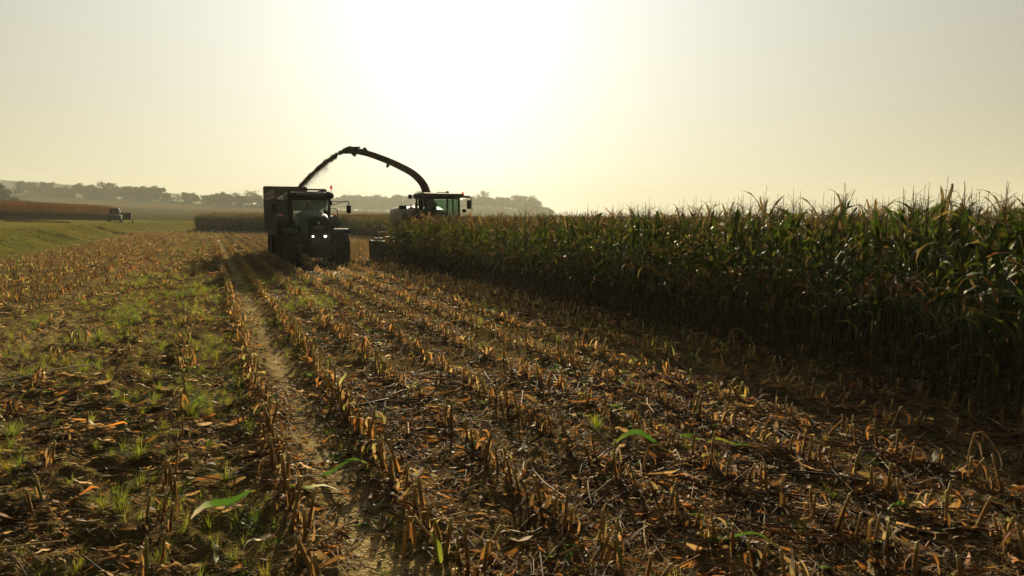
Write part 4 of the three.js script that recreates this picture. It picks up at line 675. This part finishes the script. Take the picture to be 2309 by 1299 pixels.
// ------------------------------------------------------------------ forage harvester standing in the maize
const harvester = thing('forage_harvester', 'forage harvester with cream body, glazed cab and long arched spout behind the standing maize', 'harvester', ...(() => { const [X, Z] = XZ(11.62, 36.4); return [X, groundBase(X, Z), -Z]; })(), 24 * RAD);
{
  const t = harvester, v = V;
  for (const s of [-1, 1]) { wheel(t, 0.93, 0.72, s * 1.22, 0.92, 0.1, 18, CREAM); wheel(t, 0.64, 0.5, s * 1.1, 0.63, -3.6, 16, CREAM); }
  part('chassis', [rbox(1.5, 0.6, 5.6, 0, 1.15, -2.0, 0.05), rbox(2.0, 0.4, 0.4, 0, 0.95, 0.1, 0.05), rbox(1.8, 0.25, 0.3, 0, 0.65, -3.6, 0.05)], BLACK, t);
  const rs = (z, w, y0, y1, k) => { const p = []; for (const [sx, sy, a0] of [[1, 1, 0], [-1, 1, 90], [-1, -1, 180], [1, -1, 270]]) for (let i = 0; i <= 4; i++) { const a = (a0 + 22.5 * i) * RAD; p.push(V(sx * (w / 2 - k) + Math.cos(a) * k, (sy > 0 ? y1 - k : y0 + k) + Math.sin(a) * k, z)); } return p; };
  const eh = mesh('engine_hood', loft([rs(-5.6, 2.3, 1.3, 2.45, 0.2), rs(-5.3, 2.7, 1.2, 2.68, 0.3), rs(-3.4, 2.8, 1.15, 2.74, 0.35), rs(-2.3, 2.7, 1.2, 2.55, 0.35), rs(-1.95, 2.5, 1.3, 2.30, 0.3)]), CREAM, t);
  part('side_panel', [rbox(0.06, 0.75, 1.7, -1.40, 1.9, -2.9, 0.03), rbox(0.06, 0.75, 1.7, 1.40, 1.9, -2.9, 0.03)], CREAM, eh);
  part('shoulder_panel', [loft([rs(-2.3, 0.9, 1.4, 2.62, 0.2).map((p) => p.add(v(-0.72, 0, 0))), rs(-1.75, 0.85, 1.4, 2.74, 0.25).map((p) => p.add(v(-0.75, 0, 0))), rs(-1.2, 0.8, 1.4, 2.58, 0.25).map((p) => p.add(v(-0.78, 0, 0))), rs(-1.05, 0.7, 1.5, 2.45, 0.2).map((p) => p.add(v(-0.78, 0, 0)))])], CREAM, t);
  part('air_screen', [cyl(0.45, 0.5, 0.3, 0.4, 2.8, -4.4)], BLACK, t);
  // cab
  const post = []; for (const s of [-1, 1]) post.push(beam(v(s * 0.92, 1.5, 1.05), v(s * 0.98, 3.16, 0.78), 0.09, 0.1), beam(v(s * 0.98, 1.5, -0.25), v(s * 0.98, 3.16, -0.2), 0.07, 0.07), beam(v(s * 0.9, 1.5, -1.0), v(s * 0.9, 3.16, -0.95), 0.1, 0.1), beam(v(s * 0.92, 1.55, 1.05), v(s * 0.98, 1.55, -1.0), 0.1, 0.1));
  post.push(beam(v(-0.95, 3.12, 0.8), v(0.95, 3.12, 0.8), 0.1, 0.1), beam(v(-0.92, 1.55, 1.05), v(0.92, 1.55, 1.05), 0.1, 0.1), rbox(1.85, 0.12, 2.0, 0, 1.46, 0, 0.03));
  const cab = part('cab', post, BLACK, t);
  const pane = (p, m) => part('window_pane', slab(p, 0.006), m, cab);
  part('windscreen', slab([v(-0.86, 1.6, 1.06), v(0.86, 1.6, 1.06), v(0.92, 3.08, 0.82), v(-0.92, 3.08, 0.82)], 0.006), GLASS, cab);
  for (const s of [-1, 1]) { pane([v(s * 0.95, 1.62, 0.96), v(s * 0.985, 1.62, -0.22), v(s * 0.985, 3.08, -0.17), v(s * 0.985, 3.08, 0.74)], s > 0 ? TINT : GLASS); pane([v(s * 0.985, 1.62, -0.3), v(s * 0.91, 1.62, -0.95), v(s * 0.91, 3.08, -0.9), v(s * 0.985, 3.08, -0.25)], s > 0 ? TINT : GLASS); }
  pane([v(0.05, 2.2, -1.0), v(0.86, 2.2, -1.0), v(0.86, 3.08, -0.95), v(0.05, 3.08, -0.95)], TINT); pane([v(-0.86, 2.2, -1.0), v(-0.42, 2.2, -1.0), v(-0.42, 3.08, -0.95), v(-0.86, 3.08, -0.95)], GLASS);
  part('rear_wall', [rbox(1.76, 0.66, 0.06, 0, 1.86, -1.0, 0.02), rbox(0.42, 0.95, 0.06, -0.18, 2.62, -0.99, 0.02)], BLACK, cab);
  part('roof', [loft([rs(-1.25, 2.0, 3.14, 3.36, 0.09), rs(-1.0, 2.2, 3.12, 3.42, 0.12), rs(0.6, 2.24, 3.12, 3.42, 0.12), rs(1.15, 2.16, 3.14, 3.38, 0.1), rs(1.3, 1.9, 3.2, 3.32, 0.05)])], DUSTY, t);
  part('roof_hatch', [rbox(0.5, 0.07, 0.4, 0.2, 3.45, 0.1, 0.03)], DUSTY, t); part('roof_vent', [ball(0.10, 0.42, 3.46, 0.5, 1, 0.7, 1)], RUST, t);
  part('roof_bracket', [rbox(0.62, 0.12, 0.16, 1.34, 3.22, 0.75, 0.04)], RUST, t);
  const bc = part('beacon', [cyl(0.075, 0.08, 0.04, 1.24, 3.30, 0.7)], BLACK, t); part('beacon_lens', [cyl(0.055, 0.07, 0.12, 1.24, 3.37, 0.7), ball(0.055, 1.24, 3.43, 0.7)], ORANGE, bc);
  part('driver_seat', [rbox(0.56, 0.16, 0.5, -0.15, 2.0, -0.2, 0.05), rbox(0.56, 0.95, 0.16, -0.15, 2.45, -0.5, 0.06, -0.1), rbox(0.3, 0.2, 0.12, -0.15, 2.98, -0.58, 0.05), rbox(0.3, 0.5, 0.3, -0.15, 1.72, -0.2, 0.03)], SEAT, t);
  part('control_console', [rbox(0.34, 0.3, 0.7, 0.42, 2.05, 0.0, 0.08), rbox(0.06, 0.5, 0.06, -0.15, 1.9, 0.6, 0.02), new THREE.TorusGeometry(0.19, 0.018, 8, 24).rotateX(1.0).translate(-0.15, 2.18, 0.52)], SEAT, t);
  // mirrors, rails
  part('mirror_arm', [tube([v(1.62, 3.22, 0.75), v(1.72, 3.16, 0.75), v(1.74, 2.9, 0.75), v(1.72, 2.4, 0.8), v(1.6, 2.22, 0.85), v(1.02, 1.92, 0.9)], 0.022, 30)], BLACK, t);
  mirrorHead(t, 'mirror', 1.58, 2.80, 0.75, 0.24, 0.48); part('round_mirror', [ball(0.14, 1.22, 2.45, 0.95, 1, 0.7, 0.35), bar(v(1.22, 2.45, 0.93), v(1.22, 2.0, 0.9), 0.015)], BLACK, t);
  part('mirror_arm', [tube([v(-1.0, 3.2, 0.7), v(-1.22, 3.2, 0.7), v(-1.28, 3.1, 0.7)], 0.02, 14), tube([v(-1.28, 3.25, 0.6), v(-1.45, 3.25, 0.4), v(-1.6, 3.22, 0.3)], 0.014, 10)], BLACK, t);
  mirrorHead(t, 'mirror', -1.16, 2.82, 0.72, 0.26, 0.62); part('work_light', [ball(0.13, -1.62, 3.2, 0.3, 1, 1.0, 0.5)], BLACK, t);
  part('mirror_arm', [bar(v(-1.2, 2.3, 0.1), v(-1.95, 2.58, 0.2), 0.016), bar(v(-1.1, 2.45, 0.0), v(-1.7, 2.72, 0.2), 0.016), bar(v(-2.2, 2.72, 0.2), v(-1.7, 2.72, 0.2), 0.014)], BLACK, t);
  mirrorHead(t, 'mirror', -2.0, 2.62, 0.2, 0.42, 0.22).rotation.z = 0.1;
  part('round_mirror', [ball(0.14, -0.62, 2.5, 1.12, 1, 0.8, 0.35), bar(v(-0.62, 2.45, 1.1), v(-0.55, 2.0, 1.08), 0.014)], BLACK, t);
  part('handrail', [tube([v(1.06, 1.6, 1.0), v(1.06, 2.0, 1.0), v(1.5, 2.25, 0.9), v(1.56, 2.2, 0.9), v(1.5, 1.4, 0.9)], 0.02, 30), bar(v(1.3, 1.4, 0.95), v(1.38, 2.12, 0.95), 0.018), bar(v(1.1, 1.75, 1.0), v(1.5, 1.8, 0.9), 0.016)], STEEL, t);
  part('handrail', [tube([v(-1.15, 1.9, -0.3), v(-1.15, 2.7, -0.3), v(-1.1, 2.78, -0.6), v(-1.12, 2.78, -1.3), v(-1.12, 2.3, -1.4)], 0.02, 30), bar(v(-1.14, 2.5, -0.3), v(-1.14, 2.5, -1.3), 0.016), bar(v(-0.95, 2.65, -1.1), v(-0.95, 2.9, -1.1), 0.02)], STEEL, t);
  part('platform', [rbox(0.5, 0.06, 1.6, 1.2, 1.36, 0.3, 0.02), rbox(0.5, 0.06, 1.6, -1.2, 1.36, 0.3, 0.02)], STEEL, t);
  // feed house and maize header
  part('feed_house', [beam(v(0, 1.15, 0.8), v(0, 0.75, 3.3), 1.0, 0.7)], STEEL, t);
  const hd = part('header', [rbox(8.6, 0.5, 0.5, 0, 0.85, 3.35, 0.06), rbox(8.6, 0.18, 0.9, 0, 0.34, 3.7, 0.05)], DUSTY, t);
  for (let i = 0; i < 10; i++) part('drum', [cyl(0.38, 0.40, 0.62, -3.78 + i * 0.84, 0.66, 3.95), cyl(0.44, 0.44, 0.03, -3.78 + i * 0.84, 0.42, 3.95), cyl(0.43, 0.43, 0.03, -3.78 + i * 0.84, 0.72, 3.95), cyl(0.1, 0.14, 0.25, -3.78 + i * 0.84, 1.05, 3.95)], STEEL, hd);
  for (let i = 0; i < 11; i++) part('divider', [cyl(0.02, 0.17, 1.3, -4.2 + i * 0.84, 0.36, 4.75, Math.PI / 2 - 0.16)], RUST, hd);
  for (const s of [-1, 1]) {
    part('end_shield', [loft([[v(s * 4.22, 0.12, 3.2), v(s * 4.52, 0.12, 3.2), v(s * 4.52, 1.0, 3.2), v(s * 4.22, 1.0, 3.2)], [v(s * 4.2, 0.1, 4.3), v(s * 4.56, 0.1, 4.3), v(s * 4.54, 0.92, 4.2), v(s * 4.22, 0.92, 4.2)], [v(s * 4.24, 0.08, 5.0), v(s * 4.5, 0.08, 5.0), v(s * 4.46, 0.62, 4.75), v(s * 4.28, 0.62, 4.75)]]), cyl(0.17, 0.17, 0.9, s * 4.38, 0.56, 4.3)], DUSTY, hd);
    part('guide_frame', [bar(v(s * 4.3, 1.42, 4.0), v(s * 4.3, 1.62, 4.0), 0.02), bar(v(s * 4.33, 1.5, 4.0), v(s * 4.2, 0.92, 4.0), 0.03), bar(v(s * 4.28, 1.38, 4.0), v(s * 3.2, 1.38, 3.8), 0.025), bar(v(s * 4.2, 0.94, 4.0), v(s * 3.2, 0.96, 3.8), 0.03), bar(v(s * 4.28, 1.38, 4.0), v(s * 4.1, 1.2, 3.4), 0.025)], RUST, hd);
  }
  // spout: a square duct swept along its arch
  const q = t.quaternion.clone().invert(), world = (X, y, Z) => V(X, y, -Z).sub(t.position).applyQuaternion(q);
  part('spout_tower', [cyl(0.30, 0.42, 1.5, 0, 2.65, -1.65), cyl(0.36, 0.36, 0.14, 0, 3.40, -1.65)], DUSTY, t);
  const pts = [[-4.85, 3.30, 39.5], [-5.06, 3.95, 39.5], [-5.55, 4.52, 39.4], [-6.35, 4.98, 39.2], [-7.15, 5.33, 39.0], [-8.0, 5.63, 38.8], [-8.62, 5.77, 38.65], [-9.0, 5.80, 38.6], [-9.32, 5.77, 38.5]].map((p) => world(...p));
  const curve = new THREE.CatmullRomCurve3(pts, false, 'centripetal'), depth = world(0, 0, 1).sub(world(0, 0, 0)).normalize(), secs = [], N = 36;
  for (let i = 0; i <= N; i++) { const u = i / N, c = curve.getPointAt(u), tg = curve.getTangentAt(u), nrm = depth.clone().cross(tg).normalize(), h = lerp(0.235, 0.15, Math.pow(u, 0.7)), w = 0.17; secs.push([[-w, -h], [w, -h], [w, h], [-w, h]].map(([a, b]) => c.clone().addScaledVector(depth, a).addScaledVector(nrm, b))); }
  const spg = loft(secs).toNonIndexed(); spg.computeVertexNormals();
  const sp = mesh('spout', spg, RUST, t);
  const fl = [world(-9.30, 5.775, 38.5), world(-9.62, 5.62, 38.45), world(-9.80, 5.46, 38.42)];
  part('spout_flap', [beam(fl[0], fl[1], 0.36, 0.20), ball(0.13, ...fl[0].toArray())], RUST, sp);
  part('spout_flap', [beam(fl[1], fl[2], 0.34, 0.06)], RUST, sp);
  const b0 = world(-8.95, 5.56, 38.6), b1 = world(-8.75, 5.5, 38.6);
  part('flap_cylinder', [bar(world(-8.45, 5.98, 38.63), world(-9.2, 5.96, 38.5), 0.05), ball(0.09, ...world(-9.0, 5.97, 38.55).toArray())], BLACK, sp);
  part('bracket', [slab([world(-8.98, 5.62, 38.6), world(-8.78, 5.46, 38.6), world(-8.70, 5.5, 38.6), world(-8.66, 5.64, 38.6)], 0.1)], RUST, sp);
  part('fin', [slab([world(-8.35, 5.80, 38.7), world(-8.22, 6.02, 38.7), world(-8.16, 5.98, 38.7), world(-7.98, 5.72, 38.75)], 0.05), ball(0.08, ...world(-8.28, 5.87, 38.7).toArray())], RUST, sp);
  part('work_light', [T(new THREE.CylinderGeometry(0.10, 0.06, 0.16, 12), ...world(-7.02, 4.98, 39.0).toArray(), 0, 0, -0.6), bar(world(-6.98, 5.18, 39.0), world(-7.02, 5.0, 39.0), 0.03)], BLACK, sp);
}
// ------------------------------------------------------------------ the jet of chopped maize from the spout into the wagon
{
  const R = rngOf(66), jet = thing('maize_jet', 'dark jet of chopped maize falling from the spout into the wagon', 'chopped maize', 0, 0, 0, 0, null, 'stuff'), spots = [];
  const P = (u) => V(lerp(-9.72, -12.15, u), 5.54 - 1.18 * u - 0.68 * u * u, -lerp(38.45, 39.1, u));
  for (let i = 0; i < 20000; i++) {
    const u = R(), c = P(u), core = R() < 0.86, lump = 0.75 + 0.5 * noise(u * 16, 3), r = (core ? 0.115 : 0.19) * lump * Math.sqrt(R()), f = R() * 6.28;
    const y = core ? Math.sin(f) * r : Math.sin(f) * r - 0.16 * R() ** 2 * (0.3 + u), q = 0.6 + 0.8 * R();
    spots.push([c.x + Math.cos(f) * r * 0.6, c.y + y, c.z + Math.cos(f) * r, R() * 6, R() * 6, R() * 6, 0.008 + 0.013 * R(), [0.07 * q, 0.05 * q, 0.02 * q]]);
  }
  for (let i = 0; i < 1800; i++) { const u = 0.25 + 0.75 * R(), c = P(u), q = 0.6 + 0.8 * R(); spots.push([c.x + (R() - .3) * 0.25, c.y - 0.1 - 0.5 * R() * R(), c.z + (R() - .5) * 0.4, R() * 6, R() * 6, R() * 6, 0.005 + 0.008 * R(), [0.10 * q, 0.07 * q, 0.028 * q]]); }
  scatter('chips', new THREE.TetrahedronGeometry(1.4, 0), std(1, 1, 1, 0.9), spots, jet);
}

// ------------------------------------------------------------------ car with roof box and its trailer on the grass track
{
  const X = -63.6, Z = 110, turn = 27 * RAD, v = V;
  const car = thing('estate_car', 'dark silver off-road car with black roof box on the grass track at the left', 'car', X, groundBase(X, Z), -Z, turn);
    part('body', [extrude([[2.25, 0.42], [2.3, 0.72], [2.15, 1.0], [1.15, 1.12], [-2.2, 1.14], [-2.3, 0.5]], 1.88, 0.06), extrude([[1.1, 1.1], [0.42, 1.68], [0.1, 1.75], [-1.9, 1.73], [-2.2, 1.1]], 1.5, 0.08)], SILVER, car);
  part('windscreen', slab([v(-0.68, 1.16, 1.09), v(0.68, 1.16, 1.09), v(0.62, 1.64, 0.53), v(-0.62, 1.64, 0.53)], 0.02), phys(0.02, 0.025, 0.025, 0.08, { clearcoat: 1 }), car);
  for (const s of [-1, 1]) { part('side_window', slab([v(s * 0.757, 1.18, 0.85), v(s * 0.757, 1.62, 0.35), v(s * 0.757, 1.62, -1.8), v(s * 0.757, 1.18, -2.0)], 0.012), phys(0.02, 0.025, 0.025, 0.08, { clearcoat: 1 }), car); part('headlight', rbox(0.4, 0.16, 0.1, s * 0.68, 0.84, 2.22, 0.04), MIRROR, car); part('wing_mirror', rbox(0.2, 0.14, 0.12, s * 1.02, 1.2, 0.75, 0.04), BLACK, car); }
  part('bumper', [rbox(1.8, 0.22, 0.14, 0, 0.5, 2.28, 0.05), rbox(0.9, 0.2, 0.04, 0, 0.82, 2.3, 0.02)], BLACK, car);
  for (const z of [1.4, -1.4]) for (const s of [-1, 1]) { const w = part('wheel', [cyl(0.36, 0.36, 0.24, 0, 0, 0, 0, 0, Math.PI / 2, 24)], TYRE, car); w.position.set(s * 0.84, 0.35, z); part('rim', [cyl(0.2, 0.22, 0.25, 0, 0, 0, 0, 0, Math.PI / 2, 16)], CHROME, w); }
  part('roof_box', [extrude([[0.5, 1.86], [0.3, 2.12], [-1.2, 2.16], [-1.5, 1.9]], 1.25, 0.08), bar(v(-0.6, 1.82, 0.1), v(0.6, 1.82, 0.1), 0.03), bar(v(-0.6, 1.82, -1.1), v(0.6, 1.82, -1.1), 0.03)], BLACK, car);
  const MATT = phys(0.014, 0.014, 0.013, 0.95, { specularIntensity: 0.05 }), o = V(-64.2, 0, -114.2), tr = thing('box_trailer', 'dark high-sided trailer coupled behind the silver car at the left', 'trailer', o.x, groundBase(o.x, -o.z), o.z, 24 * RAD);
  part('box', [rbox(1.7, 1.15, 2.8, 0, 1.05, 0, 0.04), rbox(1.8, 0.1, 2.9, 0, 1.62, 0, 0.03)], MATT, tr); part('drawbar', [beam(v(0, 0.5, 1.4), v(-0.1, 0.5, 2.7), 0.1, 0.1)], STEEL, tr); part('prop_stand', [bar(v(0.7, 0, -1.3), v(0.7, 0.5, -1.3), 0.03), bar(v(-0.7, 0, -1.3), v(-0.7, 0.5, -1.3), 0.03)], STEEL, tr);
  for (const s of [-1, 1]) { const w = part('wheel', [cyl(0.33, 0.33, 0.2, 0, 0, 0, 0, 0, Math.PI / 2, 22)], TYRE, tr); w.position.set(s * 0.92, 0.32, -0.2); part('rim', [cyl(0.18, 0.2, 0.21, 0, 0, 0, 0, 0, Math.PI / 2, 14)], CHROME, w); }
}
// ------------------------------------------------------------------ single leaves, broken stalks and tufts one can point to
function groundLeaf(label, a, t, turn, len, w, colors, { lift = 0.03, arch = 0.05, twist = 0.5, stem = 0, pitch = 0 } = {}) {
  const [X, Z] = XZ(a, t), o = thing('maize_leaf', label, 'leaf', X, ground(X, Z) + lift, -Z, turn), R = rngOf(Math.round(a * 977 + t * 131)), P = [], W = [], N = 20;
  for (let k = 0; k < N; k++) { const u = k / (N - 1); P.push(V(-len / 2 + len * u, arch * Math.sin(u * Math.PI) + 0.022 * Math.sin(u * 8 + a * 3) + pitch * u, 0.10 * len * Math.sin(u * 3.1 + t))); W.push(w * Math.pow(Math.sin(Math.PI * (0.05 + 0.94 * Math.pow(u, 0.8))), 0.75)); }
  mesh('blade', new Leafy().ribbon(P, W, V(0, 0.6, 0.6), (u) => { const i = u * (colors.length - 1), f = Math.floor(Math.min(i, colors.length - 1.001)), q = i - f; return [0, 1, 2].map((c) => lerp(colors[f][c], colors[f + 1][c], q) * (u > 0.9 ? [1.9, 1.0, 1.0][c] : 1) * (0.88 + 0.24 * R())); }, { fold: 0.26, wave: w * 0.05, twist: twist * 0.5 }).geo(), freshMat, o);
  if (stem) mesh('stalk', new Leafy().rod([P[0].clone(), P[0].clone().add(V(-stem * 0.5, 0.02, 0.02)), P[0].clone().add(V(-stem, -0.01, 0.05))], [0.006, 0.009, 0.011], () => [0.42, 0.40, 0.26], 6).geo(), stalkMat, o);
  return o;
}
const LG = [0.040, 0.085, 0.011], LY = [0.14, 0.13, 0.024], LP = [0.46, 0.42, 0.28];
groundLeaf('broad bright green leaf tilted up left of the first stubble row near the bottom', 0.02, 5.03, 0.45, 0.42, 0.095, [LP, LG, LG, LG], { lift: 0.05, arch: 0.04, twist: -0.5, pitch: 0.14 });
groundLeaf('green leaf lying on bare soil against the second stubble row', 0.95, 5.50, 0.30, 0.40, 0.085, [LG, LG, LG, LY], { lift: 0.05, stem: 0.35, pitch: 0.1 });
groundLeaf('short green leaf with long silvery stalk between the first and second stubble row', 0.66, 5.22, -0.02, 0.52, 0.06, [LG, LG, LP, LP], { lift: 0.02 });
groundLeaf('wavy broad green leaf on the litter in the middle of the right foreground', 3.50, 5.08, 0.12, 0.46, 0.12, [LY, LG, LG, LG], { lift: 0.05, arch: 0.08, twist: 0.4 });
groundLeaf('small yellow-green leaf behind the wavy broad leaf', 3.85, 5.92, -0.35, 0.28, 0.06, [LY, LG, LY], { lift: 0.05 });
groundLeaf('long yellow-green leaf half buried in litter near the leaning stubs at the right', 4.25, 4.70, -0.2, 0.42, 0.06, [LG, LY, LG, LG], { lift: 0.05 });
groundLeaf('ragged green leaf on a pale stalk in the lower right foreground', 4.45, 3.12, 0.15, 0.30, 0.075, [LG, LG, LY, LP], { lift: 0.03, arch: 0.05 });
groundLeaf('long narrow green leaf lying on dark soil at the bottom of the right foreground', 3.02, 3.16, -0.35, 0.48, 0.06, [LG, LG, LG, LY], { lift: 0.02 });
groundLeaf('crumpled white husk leaf at the foot of the first stubble row near the bottom edge', 0.22, 4.45, 0.9, 0.20, 0.06, [LP, [0.55, 0.5, 0.4], LP], { lift: 0.02, twist: 2 });
groundLeaf('narrow green leaf pointing down the soil left of the bottom of the first row', -0.05, 4.35, -0.9, 0.26, 0.045, [LG, LY, LG], { lift: 0.03 });
groundLeaf('orange dead leaf on the bare lane beside the second row', 0.98, 6.45, 0.1, 0.22, 0.05, [OR, OR, BRN], { lift: 0.02, twist: 1.5 });
function brokenStalk(label, a, t, turn, h, reach, leafCol) {
  const [X, Z] = XZ(a, t), o = thing('broken_stalk', label, 'maize stalk', X, ground(X, Z) - 0.02, -Z, turn);
  mesh('stalk', new Leafy().rod([V(0, 0, 0), V(0.02, h * 0.6, 0), V(0.05, h, 0), V(reach * 0.4, h * 1.04, 0.02), V(reach * 0.8, h * 0.72, 0.02), V(reach, h * 0.42, 0.03)], [0.013, 0.012, 0.010, 0.009, 0.007, 0.004], (u) => [0.33, 0.22, 0.08], 7).geo(), stalkMat, o);
  mesh('hanging_leaf', new Leafy().ribbon([V(reach * 0.8, h * 0.72, 0), V(reach, h * 0.5, 0.01), V(reach * 1.08, h * 0.25, 0.03), V(reach * 1.1, h * 0.04, 0.02)], [0.02, 0.055, 0.045, 0.006], V(0, 0.1, 1), () => leafCol, { fold: 0.3, twist: 1 }).geo(), dryMat, o);
  mesh('sheath', new Leafy().ribbon([V(0.04, h * 0.9, 0), V(0.08, h * 0.7, 0.02), V(0.10, h * 0.4, 0.03)], [0.03, 0.05, 0.01], V(0, 0, 1), () => OR, { fold: 0.5, twist: 1.2 }).geo(), dryMat, o);
}
brokenStalk('broken yellow-green stalk bent over with hanging leaf at the bottom centre of the photo', 1.02, 3.98, -0.3, 0.30, 0.24, [0.20, 0.23, 0.03]);
brokenStalk('arched dry stalk with an orange leaf at its tip near the right edge', 5.70, 3.50, 0.1, 0.34, 0.26, OR);
brokenStalk('arched dry stalk at the shadow edge in front of the maize', 6.0, 8.65, 0.0, 0.34, 0.32, TAN);
brokenStalk('thin green stalk bent over at the foot of the maize', 7.2, 8.1, 0.2, 0.42, 0.42, [0.16, 0.2, 0.05]);
brokenStalk('leaning broken stalk left of the wavy green leaf in the right foreground', 3.2, 4.55, 0.35, 0.26, 0.3, BRN);
const bigTuft = [0, 1, 2].map((k) => makeTuft(960 + k, 60, 0.26, 0.24, [0.16, 0.205, 0.017]));
[['dense green grass tuft beside the pale stick in the left middle of the field', -1.65, 10.9, 1.25], ['bright grass tuft cut by the left edge of the photo', -1.78, 7.7, 1.0], ['small grass tuft right of the second stubble row', 1.52, 6.8, 0.8], ['feathery grass tuft between the sparse stub and the first stubble row', -0.08, 7.9, 0.85],
  ['tall grass tuft left of the lone pair of stubs in the left foreground', -0.62, 6.55, 1.0], ['grass tuft growing against the near foot of the first stubble row', 0.05, 5.85, 0.9], ['wispy grass tuft in the bottom left foreground behind the tilted leaf', -0.66, 5.4, 0.95], ['thin grass tuft among litter in the lower right foreground', 4.27, 3.6, 0.62], ['smallest grass tuft below the thin tuft at the lower right', 3.55, 3.22, 0.55], ['broad low grass tuft farther up the field left of the first row', -1.77, 13.4, 1.3]].forEach(([label, a, t, s], i) => {
  const [X, Z] = XZ(a, t), o = thing('grass_tuft', label, 'grass tuft', X, ground(X, Z) - 0.015, -Z, i * 1.3); o.scale.setScalar(s); mesh('blades', bigTuft[i % 3], grassMat, o);
});
{ const [X, Z] = XZ(-2.2, 10.3), o = thing('fallen_stalk', 'long pale bleached stalk lying on the soil at the left', 'maize stalk', X, ground(X, Z) + 0.03, -Z, 1.05); mesh('stalk', new Leafy().rod([V(-0.85, 0, 0), V(-0.4, 0.02, 0.04), V(0, 0.01, 0), V(0.45, 0.03, -0.03), V(0.8, 0.02, 0)], [0.008, 0.012, 0.013, 0.013, 0.010], () => [0.5, 0.42, 0.3], 7).geo(), stalkMat, o); mesh('husk', new Leafy().ribbon([V(0, 0.02, 0), V(0.12, 0.04, 0.05), V(0.25, 0.02, 0.09)], [0.02, 0.05, 0.01], V(0, .3, 1), () => PALE, { fold: .4 }).geo(), dryMat, o); }

renderer.render(scene, camera);
